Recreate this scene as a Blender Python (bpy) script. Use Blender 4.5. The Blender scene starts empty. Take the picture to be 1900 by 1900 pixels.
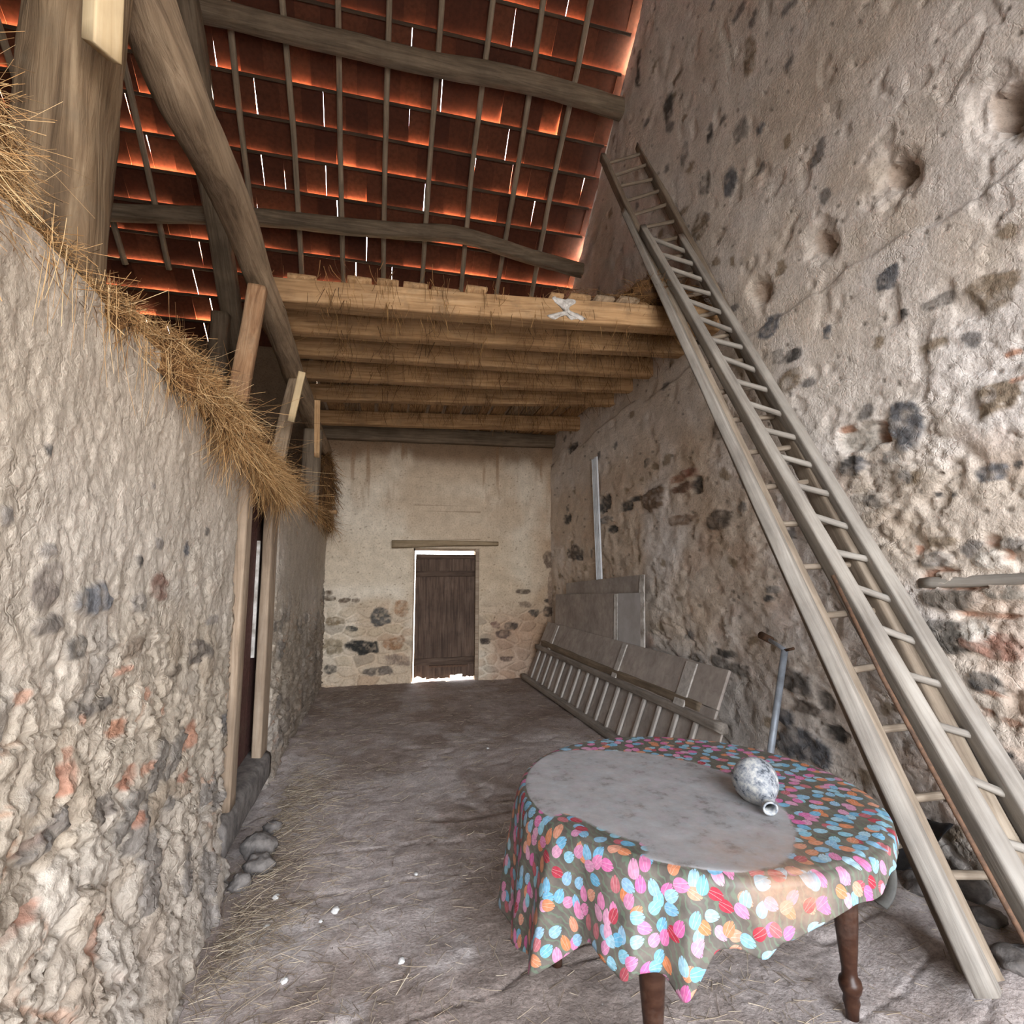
import bpy, math, random
import numpy as np
from mathutils import Vector, Matrix

random.seed(7)
RNG = np.random.default_rng(11)
C = bpy.context.scene.collection
PI = math.pi

# ------------------------------------------------------------------ camera
EYE = np.array([0.0, 0.0, 1.5])
FPX = 1000.0
_vx, _vy = 705.0, 1070.0
_Y = np.array([_vx - 950, _vy - 950, FPX]); _Y /= np.linalg.norm(_Y)
_p = math.atan2(_vy - 950, FPX)
_Z = np.array([0, -math.cos(_p), math.sin(_p)])
_X = np.cross(_Y, _Z)
ROT = np.array([_X, _Y, _Z])

def on(ax, val, px, py):
    """real-world point where the line of sight meets the plane axis=val"""
    d = ROT @ np.array([px - 950, py - 950, FPX], float)
    t = (val - EYE[ax]) / d[ax]
    return EYE + t * d

cam_d = bpy.data.cameras.new('camera')
cam = bpy.data.objects.new('camera', cam_d)
C.objects.link(cam)
cam_d.sensor_width = 36.0
cam_d.lens = FPX / 1900.0 * 36.0
cam_d.clip_start = 0.05
m = Matrix.Identity(4)
for i in range(3):
    m[i][0] = ROT[i][0]; m[i][1] = -ROT[i][1]; m[i][2] = -ROT[i][2]; m[i][3] = EYE[i]
cam.matrix_world = m
bpy.context.scene.camera = cam

# ------------------------------------------------------------------ numpy noise
def _tab(seed):
    return np.random.default_rng(seed).random((256, 256))
_TABS = {}
def vn(x, y, seed=0):
    T = _TABS.setdefault(seed, _tab(seed + 1000))
    x = np.asarray(x, float); y = np.asarray(y, float)
    xi = np.floor(x).astype(int); yi = np.floor(y).astype(int)
    fx = x - xi; fy = y - yi
    fx = fx * fx * fx * (fx * (fx * 6 - 15) + 10); fy = fy * fy * fy * (fy * (fy * 6 - 15) + 10)
    a = T[xi & 255, yi & 255]; b = T[(xi + 1) & 255, yi & 255]
    c = T[xi & 255, (yi + 1) & 255]; d = T[(xi + 1) & 255, (yi + 1) & 255]
    return (a * (1 - fx) + b * fx) * (1 - fy) + (c * (1 - fx) + d * fx) * fy
def fbm(x, y, seed=0, o=4, g=.5):
    s = 0; a = 1; n = 0
    for k in range(o):
        s = s + a * vn(x * 2.03 ** k + 17.3 * k, y * 2.03 ** k + 5.1 * k, seed + k)
        n += a; a *= g
    return s / n - .5
def worley(x, y, seed=0, jit=.9, facet=False):
    T1 = _TABS.setdefault(seed + 500, _tab(seed + 1500)); T2 = _TABS.setdefault(seed + 600, _tab(seed + 1600))
    T3 = _TABS.setdefault(seed + 700, _tab(seed + 1700))
    x = np.asarray(x, float); y = np.asarray(y, float)
    xi = np.floor(x).astype(int); yi = np.floor(y).astype(int)
    f1 = np.full(x.shape, 9.0); f2 = np.full(x.shape, 9.0); rid = np.zeros(x.shape); fac = np.zeros(x.shape)
    for dx in (-1, 0, 1):
        for dy in (-1, 0, 1):
            cx = xi + dx; cy = yi + dy
            qx = cx + .5 + jit * (T1[cx & 255, cy & 255] - .5); qy = cy + .5 + jit * (T2[cx & 255, cy & 255] - .5)
            d = np.hypot(x - qx, y - qy)
            nf = d < f1
            f2 = np.where(nf, f1, np.minimum(f2, d))
            rid = np.where(nf, T3[cx & 255, cy & 255], rid)
            fac = np.where(nf, (x - qx) * (T1[(cx + 91) & 255, cy & 255] - .5) + (y - qy) * (T2[cx & 255, (cy + 57) & 255] - .5), fac)
            f1 = np.where(nf, d, f1)
    return (f1, f2, rid, fac) if facet else (f1, f2, rid)
def sst(a, b, x):
    t = np.clip((np.asarray(x, float) - a) / (b - a), 0, 1)
    return t * t * (3 - 2 * t)
def lin(r, g, b):
    f = lambda c: (c / 255 / 12.92) if c / 255 <= .04045 else ((c / 255 + .055) / 1.055) ** 2.4
    return (f(r), f(g), f(b))

# ------------------------------------------------------------------ materials
def new_mat(name, rough=.9):
    m = bpy.data.materials.new(name); m.use_nodes = True
    nt = m.node_tree; b = nt.nodes['Principled BSDF']
    b.inputs['Roughness'].default_value = rough
    b.inputs['Specular IOR Level'].default_value = .25
    return m, nt, b
def nd(nt, t, **kw):
    n = nt.nodes.new(t)
    for k, v in kw.items():
        if k in n.inputs.keys() if isinstance(k, str) else False: n.inputs[k].default_value = v
        else: setattr(n, k, v)
    return n
def ramp(nt, fac, stops):
    r = nt.nodes.new('ShaderNodeValToRGB')
    while len(r.color_ramp.elements) < len(stops): r.color_ramp.elements.new(.5)
    for e, (p, c) in zip(r.color_ramp.elements, stops):
        e.position = p; e.color = (*c, 1) if len(c) == 3 else c
    nt.links.new(fac, r.inputs[0]); return r
def mixc(nt, fac, a, b, mode='MIX'):
    n = nt.nodes.new('ShaderNodeMix'); n.data_type = 'RGBA'; n.blend_type = mode
    for s, v in ((n.inputs[0], fac), (n.inputs[6], a), (n.inputs[7], b)):
        if hasattr(v, 'links'): nt.links.new(v, s)
        elif isinstance(v, (int, float)): s.default_value = v
        else: s.default_value = (*v, 1)
    return n.outputs[2]
def math_n(nt, op, a, b=None, c=None):
    n = nt.nodes.new('ShaderNodeMath'); n.operation = op
    for s, v in zip(n.inputs, (a, b, c)):
        if v is None: continue
        if hasattr(v, 'links'): nt.links.new(v, s)
        else: s.default_value = v
    return n.outputs[0]
def tex_noise(nt, vec, scale, detail=4, rough=.55, dist=0):
    n = nt.nodes.new('ShaderNodeTexNoise'); n.inputs['Scale'].default_value = scale
    n.inputs['Detail'].default_value = detail; n.inputs['Roughness'].default_value = rough
    n.inputs['Distortion'].default_value = dist
    if vec is not None: nt.links.new(vec, n.inputs['Vector'])
    return n.outputs['Fac']
def tex_vor(nt, vec, scale, feature='F1', rnd=1.0):
    n = nt.nodes.new('ShaderNodeTexVoronoi'); n.feature = feature
    n.inputs['Scale'].default_value = scale; n.inputs['Randomness'].default_value = rnd
    nt.links.new(vec, n.inputs['Vector']); return n
def coords(nt, kind='Object', scale=None):
    t = nt.nodes.new('ShaderNodeTexCoord'); o = t.outputs[kind]
    if scale:
        mp = nt.nodes.new('ShaderNodeMapping'); mp.inputs['Scale'].default_value = scale
        nt.links.new(o, mp.inputs['Vector']); o = mp.outputs[0]
    return o
def bump(nt, b, h, strength=.4, dist=.01):
    n = nt.nodes.new('ShaderNodeBump'); n.inputs['Strength'].default_value = strength
    n.inputs['Distance'].default_value = dist
    nt.links.new(h, n.inputs['Height']); nt.links.new(n.outputs[0], b.inputs['Normal'])
def attr(nt, name):
    a = nt.nodes.new('ShaderNodeAttribute'); a.attribute_name = name; return a

def mat_masonry(name, fine=60, bs=.42):
    """earth render and stones: albedo of each patch from the mesh, fine grain from noise"""
    m, nt, b = new_mat(name, .95)
    v = coords(nt)
    n1 = tex_noise(nt, v, 7, 6, .6); n2 = tex_noise(nt, v, fine, 5, .65); n3 = tex_noise(nt, v, 2.2, 3)
    g = ramp(nt, n1, [(.3, (.84, .82, .79)), (.7, (1.12, 1.10, 1.08))]).outputs[0]
    g2 = ramp(nt, n2, [(.28, (.62, .60, .58)), (.5, (1, 1, 1)), (.8, (1.1, 1.1, 1.1))]).outputs[0]
    c = mixc(nt, 1.0, attr(nt, 'tint').outputs['Color'], g, 'MULTIPLY')
    c = mixc(nt, .8, c, g2, 'MULTIPLY')
    sp = tex_vor(nt, v, 38); fl = ramp(nt, sp.outputs['Distance'], [(.09, (1, 1, 1)), (.16, (0, 0, 0))]).outputs[0]
    sp2 = tex_noise(nt, v, 9, 2); msk = math_n(nt, 'MULTIPLY', fl, math_n(nt, 'GREATER_THAN', sp2, .60))
    c = mixc(nt, math_n(nt, 'MULTIPLY', msk, .6), c, (.10, .085, .07))
    nt.links.new(c, b.inputs['Base Color'])
    h = math_n(nt, 'ADD', math_n(nt, 'MULTIPLY', n2, 1.1), math_n(nt, 'MULTIPLY', tex_noise(nt, v, 17, 8, .68), 1.3))
    w_ = nt.nodes.new('ShaderNodeVectorMath'); w_.operation = 'ADD'
    nz = nt.nodes.new('ShaderNodeTexNoise'); nz.inputs['Scale'].default_value = 6; nz.inputs['Detail'].default_value = 5; nt.links.new(v, nz.inputs['Vector'])
    sc_ = nt.nodes.new('ShaderNodeVectorMath'); sc_.operation = 'SCALE'; sc_.inputs['Scale'].default_value = .35; nt.links.new(nz.outputs['Color'], sc_.inputs[0])
    nt.links.new(v, w_.inputs[0]); nt.links.new(sc_.outputs[0], w_.inputs[1])
    cv = tex_vor(nt, w_.outputs[0], 7, 'DISTANCE_TO_EDGE'); cl = ramp(nt, cv.outputs['Distance'], [(0, (0, 0, 0)), (.045, (1, 1, 1))]).outputs[0]
    ck = math_n(nt, 'MULTIPLY', math_n(nt, 'SUBTRACT', 1.0, cl), ramp(nt, n3, [(.45, (0, 0, 0)), (.6, (1, 1, 1))]).outputs[0])
    h = math_n(nt, 'SUBTRACT', h, math_n(nt, 'MULTIPLY', ck, .55))
    bump(nt, b, h, bs, .028)
    return m

def mat_wood(name, dark, mid, light, rough=.8, scale=1.0, stain=.5, dirt=(.10, .075, .05), bs=.5, vert=False):
    m, nt, b = new_mat(name, rough)
    oi = nt.nodes.new('ShaderNodeObjectInfo')
    v0 = coords(nt)
    add = nt.nodes.new('ShaderNodeVectorMath'); add.operation = 'ADD'
    cmb = nt.nodes.new('ShaderNodeCombineXYZ')
    r = math_n(nt, 'MULTIPLY', oi.outputs['Random'], 37.0)
    for s in cmb.inputs: nt.links.new(r, s)
    nt.links.new(v0, add.inputs[0]); nt.links.new(cmb.outputs[0], add.inputs[1]); v = add.outputs[0]
    mp = nt.nodes.new('ShaderNodeMapping'); mp.inputs['Scale'].default_value = (34 * scale, 34 * scale, 2.2 * scale) if vert else (2.2 * scale, 34 * scale, 34 * scale)
    nt.links.new(v, mp.inputs['Vector'])
    g = tex_noise(nt, mp.outputs[0], 1.0, 6, .62, .6)
    base = ramp(nt, g, [(.28, dark), (.5, mid), (.74, light)]).outputs[0]
    big = tex_noise(nt, v, 2.6, 4, .6)
    tone = ramp(nt, big, [(.3, (.72, .70, .68)), (.7, (1.12, 1.1, 1.06))]).outputs[0]
    c = mixc(nt, 1.0, base, tone, 'MULTIPLY')
    d = ramp(nt, tex_noise(nt, v, 6, 5, .7), [(.52, (0, 0, 0)), (.72, (1, 1, 1))]).outputs[0]
    c = mixc(nt, math_n(nt, 'MULTIPLY', d, stain), c, dirt)
    nt.links.new(c, b.inputs['Base Color'])
    bump(nt, b, g, bs, .012)
    return m

def mat_straw(name, cols):
    m, nt, b = new_mat(name, .75)
    a = attr(nt, 'tone')
    n = len(cols)
    r = ramp(nt, a.outputs['Fac'], [(i / (n - 1), c) for i, c in enumerate(cols)])
    nt.links.new(r.outputs[0], b.inputs['Base Color'])
    return m

M = {}
M['masonry'] = mat_masonry('earth_render')
M['limewash'] = mat_masonry('limewashed_render', 45, .25)
M['loft_wood'] = mat_wood('pale_oak', (.235, .132, .062), (.44, .27, .135), (.57, .385, .215), stain=.5, dirt=(.17, .115, .07))
M['girder_wood'] = mat_wood('old_log', (.15, .105, .068), (.32, .235, .155), (.45, .345, .24), stain=.35, bs=.8)
M['post_wood'] = mat_wood('rotten_post_wood', (.05, .03, .015), (.15, .098, .055), (.27, .195, .12), stain=.6, dirt=(.13, .095, .06), bs=1.0, scale=.8)
M['red_wood'] = mat_wood('red_rotten_wood', (.13, .06, .03), (.30, .17, .09), (.42, .28, .17), stain=.5, bs=.8)
M['sawn'] = mat_wood('sawn_pine', (.47, .34, .18), (.58, .44, .26), (.66, .53, .34), stain=.08, bs=.15)
M['roof_wood'] = mat_wood('dusty_roof_timber', (.11, .085, .06), (.20, .155, .11), (.29, .23, .17), stain=.3)
M['rafter_wood'] = mat_wood('grey_pole_wood', (.16, .125, .09), (.30, .24, .175), (.40, .33, .25), stain=.3)
M['batten_wood'] = mat_wood('dark_batten_wood', (.035, .022, .014), (.07, .045, .03), (.10, .07, .045))
M['ladder_grey'] = mat_wood('dusty_grey_wood', (.19, .17, .148), (.29, .268, .24), (.37, .35, .32), stain=.15, dirt=(.16, .13, .11), bs=.3)
M['ladder_brown'] = mat_wood('brown_grey_wood', (.13, .10, .075), (.235, .19, .145), (.33, .28, .225), stain=.25, bs=.3)
M['door_wood'] = mat_wood('dark_door_wood', (.045, .028, .02), (.095, .062, .045), (.15, .105, .08), stain=.3, dirt=(.03, .02, .015))
M['door_board'] = mat_wood('dark_door_boards', (.05, .032, .024), (.105, .068, .05), (.17, .12, .09), stain=.35, dirt=(.03, .02, .015), vert=True)
M['frame_wood'] = mat_wood('jamb_wood', (.20, .145, .10), (.34, .26, .19), (.44, .36, .28), stain=.2)
M['oxblood'] = mat_wood('red_brown_board', (.06, .026, .022), (.10, .045, .038), (.14, .07, .06))
M['panel'] = mat_wood('dusty_grey_panel', (.30, .262, .238), (.38, .338, .308), (.45, .41, .375), stain=.12, bs=.12, scale=.4)
M['rack_wood'] = mat_wood('grey_rack_wood', (.17, .15, .13), (.27, .24, .212), (.36, .325, .29), stain=.3, bs=.3)
M['lintel'] = mat_wood('lintel_oak', (.16, .115, .07), (.30, .225, .14), (.38, .30, .20), stain=.2)
M['slat'] = mat_wood('worn_white_slat', (.34, .31, .28), (.48, .45, .42), (.60, .57, .53), stain=.25, bs=.2)

def simple(name, col, rough=.6, metal=0, n=0, c2=None, sc=12, bs=0):
    m, nt, b = new_mat(name, rough)
    b.inputs['Metallic'].default_value = metal
    v = coords(nt); f = tex_noise(nt, v, sc, 5, .65)
    c2 = c2 or tuple(x * .7 for x in col)
    r = ramp(nt, f, [(.35, c2), (.62, col)])
    nt.links.new(r.outputs[0], b.inputs['Base Color'])
    if bs: bump(nt, b, f, bs, .01)
    return m
M['galv'] = simple('galvanised_steel', (.80, .83, .86), .34, .3, c2=(.60, .62, .64), sc=5)
M['pipe'] = simple('painted_steel_pipe', (.42, .47, .54), .5, .3, c2=(.30, .33, .37))
M['rust'] = simple('rusty_iron', (.16, .09, .055), .8, .2, c2=(.08, .05, .035), sc=40)
M['white_paint'] = simple('flaking_white_paint', (.74, .72, .68), .7, c2=(.30, .26, .22), sc=9)
M['stone'] = simple('field_stone', (.20, .18, .165), .95, c2=(.095, .085, .08), sc=16, bs=.9)
M['chalk'] = simple('white_crumb', (.78, .78, .76), .9, c2=(.55, .54, .52), sc=30)
M['rag'] = simple('dusty_web_rag', (.55, .52, .48), .95, c2=(.33, .30, .27), sc=30)
M['black'] = simple('black_sheet', (.035, .035, .038), .35, c2=(.02, .02, .02))
M['table_wood'] = mat_wood('varnished_walnut', (.020, .008, .005), (.036, .015, .009), (.055, .026, .016), rough=.35, stain=.2, dirt=(.16, .13, .11), bs=.1)
M['strip'] = simple('grey_strip', (.33, .33, .31), .8, c2=(.22, .22, .21))

# ------------------------------------------------------------------ mesh helpers
WM = {}
def props(o, label=None, cat=None, group=None, kind=None):
    if label: o['label'] = label
    if cat: o['category'] = cat
    if group: o['group'] = group
    if kind: o['kind'] = kind
    return o
def place(o, Mw, parent=None):
    C.objects.link(o); WM[o.name] = Mw.copy()
    if parent is not None:
        o.parent = parent
        o.matrix_local = WM[parent.name].inverted() @ Mw
    else:
        o.matrix_world = Mw
    return o
def thing(name, label, cat, loc, group=None, rot=0.0):
    o = bpy.data.objects.new(name, None); o.empty_display_size = .1
    place(o, Matrix.Translation(Vector(loc)) @ Matrix.Rotation(rot, 4, 'Z'))
    return props(o, label, cat, group)
def shade(me, smooth):
    if smooth: me.polygons.foreach_set('use_smooth', [True] * len(me.polygons))
def mesh_obj(name, V, F, mat, parent=None, Mw=None, smooth=False):
    me = bpy.data.meshes.new(name)
    me.from_pydata([tuple(v) for v in V], [], [tuple(f) for f in F]); me.update()
    if mat: me.materials.append(M[mat] if isinstance(mat, str) else mat)
    shade(me, smooth)
    o = bpy.data.objects.new(name, me)
    if Mw is None: Mw = Matrix.Identity(4)
    return place(o, Mw, parent)
def world_mesh(name, V, F, mat, parent=None, smooth=False, base=None):
    """mesh from world coordinates with its origin at `base` (or the parent's origin)"""
    V = np.asarray(V, float)
    if base is None: base = np.array(WM[parent.name].translation) if parent is not None else V.mean(0)
    return mesh_obj(name, V - np.asarray(base), F, mat, parent, Matrix.Translation(Vector(base)), smooth)
def np_mesh(name, V, Q, mat, smooth=True, tint=None, tone=None):
    V = np.asarray(V, np.float32); Q = np.asarray(Q, np.int32)
    me = bpy.data.meshes.new(name)
    me.vertices.add(len(V)); me.vertices.foreach_set('co', V.ravel())
    k = Q.shape[1]
    me.loops.add(Q.size); me.loops.foreach_set('vertex_index', Q.ravel())
    me.polygons.add(len(Q)); me.polygons.foreach_set('loop_start', np.arange(0, Q.size, k, dtype=np.int32))
    me.polygons.foreach_set('use_smooth', np.full(len(Q), smooth))
    me.update(calc_edges=True); me.validate()
    if tint is not None:
        a = me.attributes.new('tint', 'FLOAT_COLOR', 'POINT')
        a.data.foreach_set('color', np.c_[tint, np.ones(len(tint))].astype(np.float32).ravel())
    if tone is not None:
        a = me.attributes.new('tone', 'FLOAT', 'POINT'); a.data.foreach_set('value', np.asarray(tone, np.float32))
    if mat: me.materials.append(M[mat] if isinstance(mat, str) else mat)
    return me
def link_me(name, me, parent=None, Mw=None):
    return place(bpy.data.objects.new(name, me), Mw or Matrix.Identity(4), parent)

class MB:
    def __init__(s): s.V = []; s.F = []
    def add(s, V, F):
        n = len(s.V); s.V += [tuple(v) for v in V]; s.F += [tuple(i + n for i in f) for f in F]; return s
    def box(s, a, b):
        (x0, y0, z0), (x1, y1, z1) = a, b
        return s.add([(x0, y0, z0), (x1, y0, z0), (x1, y1, z0), (x0, y1, z0), (x0, y0, z1), (x1, y0, z1), (x1, y1, z1), (x0, y1, z1)],
              [(0, 3, 2, 1), (4, 5, 6, 7), (0, 1, 5, 4), (1, 2, 6, 5), (2, 3, 7, 6), (3, 0, 4, 7)])
    def tube(s, pts, r, n=10, cap=True):
        V, F = tube_vf(pts, r, n, cap); return s.add(V, F)
    def bar(s, p0, p1, w, h, up=(0, 0, 1)):
        V, F = bar_vf(p0, p1, w, h, up); return s.add(V, F)
    def obj(s, name, mat, parent=None, smooth=False, base=None): return world_mesh(name, s.V, s.F, mat, parent, smooth, base)
def tube_vf(pts, r, n=10, cap=True):
    P = [Vector(p) for p in pts]; V = []; F = []
    R = r if isinstance(r, (list, tuple)) else [r] * len(P)
    u = None
    for i, p in enumerate(P):
        t = (P[min(i + 1, len(P) - 1)] - P[max(i - 1, 0)]).normalized()
        if u is None: u = t.orthogonal().normalized()
        u = (u - t * u.dot(t)).normalized(); w = t.cross(u)
        for k in range(n):
            a = 2 * PI * k / n; V.append(p + R[i] * (u * math.cos(a) + w * math.sin(a)))
    for i in range(len(P) - 1):
        for k in range(n):
            k2 = (k + 1) % n; F.append((i * n + k, i * n + k2, (i + 1) * n + k2, (i + 1) * n + k))
    if cap:
        F.append(tuple(range(n - 1, -1, -1))); F.append(tuple(range((len(P) - 1) * n, len(P) * n)))
    return V, F
def bar_vf(p0, p1, w, h, up):
    p0 = Vector(p0); p1 = Vector(p1); t = (p1 - p0).normalized(); up = Vector(up)
    s = t.cross(up).normalized(); u = s.cross(t)
    V = [p + s * a * w / 2 + u * b * h / 2 for p in (p0, p1) for a, b in ((-1, -1), (1, -1), (1, 1), (-1, 1))]
    return V, [(3, 2, 1, 0), (4, 5, 6, 7), (0, 1, 5, 4), (1, 2, 6, 5), (2, 3, 7, 6), (3, 0, 4, 7)]
def lathe_vf(prof, n=32):
    V = []; F = []
    for r, z in prof:
        for k in range(n): V.append((r * math.cos(2 * PI * k / n), r * math.sin(2 * PI * k / n), z))
    for i in range(len(prof) - 1):
        for k in range(n):
            k2 = (k + 1) % n; F.append((i * n + k, i * n + k2, (i + 1) * n + k2, (i + 1) * n + k))
    return V, F

def beam(name, pts, w, h, mat, parent=None, rough=.05, sq=4.0, step=.06, up=(0, 0, 1), seed=None, tap=(1, 1), K=20, cut=None):
    """timber along a polyline: rounded section, hand-hewn waviness, capped ends; local X runs along the grain"""
    seed = random.randint(0, 9999) if seed is None else seed
    P = [Vector(p) for p in pts]
    X = (P[-1] - P[0]); L = X.length; X.normalize()
    Yv = Vector(up).cross(X).normalized(); Zv = X.cross(Yv)
    Mw = Matrix((( X.x, Yv.x, Zv.x, P[0].x), (X.y, Yv.y, Zv.y, P[0].y), (X.z, Yv.z, Zv.z, P[0].z), (0, 0, 0, 1)))
    inv = Mw.inverted()
    q = np.array([inv @ p for p in P])
    n = max(6, int(L / step)); s = np.linspace(0, L, n)
    if len(q) > 2:      # smooth the bends
        yy = np.interp(s, q[:, 0], q[:, 1]); zz = np.interp(s, q[:, 0], q[:, 2])
        kw = max(1, n // (2 * len(q))); ker = np.ones(kw) / kw
        pad = lambda a: np.convolve(np.pad(a, kw, mode='edge'), ker, 'same')[kw:-kw]
        yy, zz = pad(yy), pad(zz)
    else: yy = np.zeros(n); zz = np.zeros(n)
    V = []
    ks = np.arange(K) * 2 * PI / K + PI / K
    c = np.sign(np.cos(ks)) * np.abs(np.cos(ks)) ** (2 / sq); d = np.sign(np.sin(ks)) * np.abs(np.sin(ks)) ** (2 / sq)
    for i in range(n):
        f = i / (n - 1); k = tap[0] + (tap[1] - tap[0]) * f
        nz = 1 + rough * 2.4 * fbm(np.cos(ks) * 1.3 + s[i] * 2.5 + seed, np.sin(ks) * 1.3 + s[i] * .7 + seed * .37, 3, 3)
        nz2 = fbm(np.array([s[i] * 1.4 + seed]), np.array([seed * .7]), 5, 2)[0] * rough * .8
        x = np.full(K, s[i])
        if i == 0 or i == n - 1: x = x + fbm(ks * 2 + seed, ks * 0 + i, 8, 2) * rough * .35 * w
        if cut and i >= n - 1: x = x + cut * d * h * .5
        V.append(np.c_[x, yy[i] + nz2 * w + c * nz * w / 2 * k, zz[i] + d * nz * h / 2 * k])
    V = np.concatenate(V)
    F = []
    for i in range(n - 1):
        for k in range(K):
            k2 = (k + 1) % K; F.append((i * K + k, i * K + k2, (i + 1) * K + k2, (i + 1) * K + k))
    F.append(tuple(range(K - 1, -1, -1))); F.append(tuple(range((n - 1) * K, n * K)))
    return mesh_obj(name, V, F, mat, parent, Mw, smooth=(K > 8))

def straws(roots, dirs, length, width=.0022, droop=0.0, seg=3, tone=None, curl=.25):
    """numpy bundle of straw stalks: thin three-sided curved tubes"""
    n = len(roots); roots = np.asarray(roots, float); d = np.asarray(dirs, float)
    d /= np.linalg.norm(d, axis=1)[:, None]
    length = np.broadcast_to(np.asarray(length, float), (n,)); width = np.broadcast_to(np.asarray(width, float), (n,))
    rnd = RNG.normal(size=(n, 3)); side = np.cross(d, rnd); side /= np.linalg.norm(side, axis=1)[:, None] + 1e-9
    up = np.cross(d, side)
    cc = RNG.normal(size=n) * curl
    V = np.zeros((n, seg + 1, 3, 3))
    for i in range(seg + 1):
        t = i / seg
        p = roots + d * (length * t)[:, None] + side * (cc * length * t * t)[:, None]
        p[:, 2] -= droop * length * t * t
        for k in range(3):
            a = 2 * PI * k / 3
            V[:, i, k] = p + (side * math.cos(a) + up * math.sin(a)) * (width * (1 - .3 * t))[:, None]
    b = np.arange(n)[:, None, None] * (3 * (seg + 1))
    i = np.arange(seg)[None, :, None] * 3; k = np.arange(3)[None, None, :]; k2 = (k + 1) % 3
    Q = np.stack([b + i + k, b + i + k2, b + i + 3 + k2, b + i + 3 + k], -1).reshape(-1, 4)
    tone = RNG.random(n) if tone is None else tone
    return V.reshape(-1, 3), Q, np.repeat(tone, 3 * (seg + 1))
def merge(parts):
    V = []; Q = []; T = []; n = 0
    for v, q, t in parts:
        V.append(v); Q.append(q + n); T.append(t); n += len(v)
    return np.concatenate(V), np.concatenate(Q), np.concatenate(T)

def grid_quads(nu, nv, keep=None, flip=False):
    a = (np.arange(nu - 1)[:, None] * nv + np.arange(nv - 1)[None, :])
    Q = np.stack([a, a + nv, a + nv + 1, a + 1], -1)
    if flip: Q = Q[..., ::-1]
    Q = Q.reshape(-1, 4)
    return Q if keep is None else Q[keep.ravel()]
def slab(P, back, flip=False, tint=None, keep=None):
    """grid (nu,nv,3) closed by rim and a back set off by `back`, so the wall has real thickness"""
    nu, nv = P.shape[:2]; V = P.reshape(-1, 3); Q = grid_quads(nu, nv, keep, flip)
    idx = np.arange(nu * nv).reshape(nu, nv)
    loop = np.concatenate([idx[:, 0], idx[-1, 1:], idx[-2::-1, -1], idx[0, -2:0:-1]])
    B = V[loop] + np.asarray(back); n0 = len(V); L = len(loop); r = np.arange(L); r2 = (r + 1) % L
    S = np.stack([loop[r2], loop[r], n0 + r, n0 + r2], -1)
    if flip: S = S[:, ::-1]
    # back: strip between the two long rims
    bot = n0 + np.arange(nu); top = n0 + (nu + nv - 2) + np.arange(nu)[::-1]
    K = np.stack([bot[:-1], top[:-1], top[1:], bot[1:]], -1)
    if flip: K = K[:, ::-1]
    Vt = np.concatenate([V, B]); Qt = np.concatenate([Q, S, K])
    tt = None if tint is None else np.concatenate([tint.reshape(-1, 3), tint.reshape(-1, 3)[loop]])
    return Vt, Qt, tt

ROOF_S = .888
def roof_z(y): return 7.1 - ROOF_S * (np.asarray(y, float) - 5.4)
RIDGE = 2.4
def XR(y): return 2.6 + .055 * np.maximum(0, 4.6 - np.asarray(y, float))

# patches of stone set in the render: (px, py, width px, height px, colour, relief m)
SL = lin(108, 110, 116); SD = lin(88, 84, 80); OC = lin(150, 130, 104); OR = lin(190, 138, 106); WH = lin(206, 199, 188); BR = lin(160, 112, 90); GY = lin(146, 138, 130)
def stones_mask(u, v, lst, wall, base, seed=40):
    col = base.copy(); h = np.zeros(u.shape)
    nx = fbm(u * 9, v * 9, seed, 3) * .9; ny = fbm(u * 9 + 40, v * 9 + 9, seed + 7, 3) * .9
    fine = fbm(u * 60, v * 60, seed + 3, 3)
    for px, py, w, hh, c, rel in lst:
        c = np.asarray(c); c = c * .68 + c.mean() * .32
        a = wall(px - w / 2, py); b = wall(px + w / 2, py); c0 = wall(px, py); t = wall(px, py - hh / 2); s = wall(px, py + hh / 2)
        ru = max(abs(a[0] - b[0]) / 2, .012); rv = max(abs(t[1] - s[1]) / 2, .012)
        d = np.abs((u - c0[0]) / ru + nx) ** 2.6 + np.abs((v - c0[1]) / rv + ny) ** 2.6
        k = sst(1.35, .75, d)
        kk = (k * np.clip(.92 + 1.6 * fbm(u * 22, v * 22, seed + 9, 3), .25, 1))[..., None]
        col = col * (1 - kk) + np.asarray(c) * (1 + .9 * fine[..., None]) * kk
        h = h + rel * k
    return col, h

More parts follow.
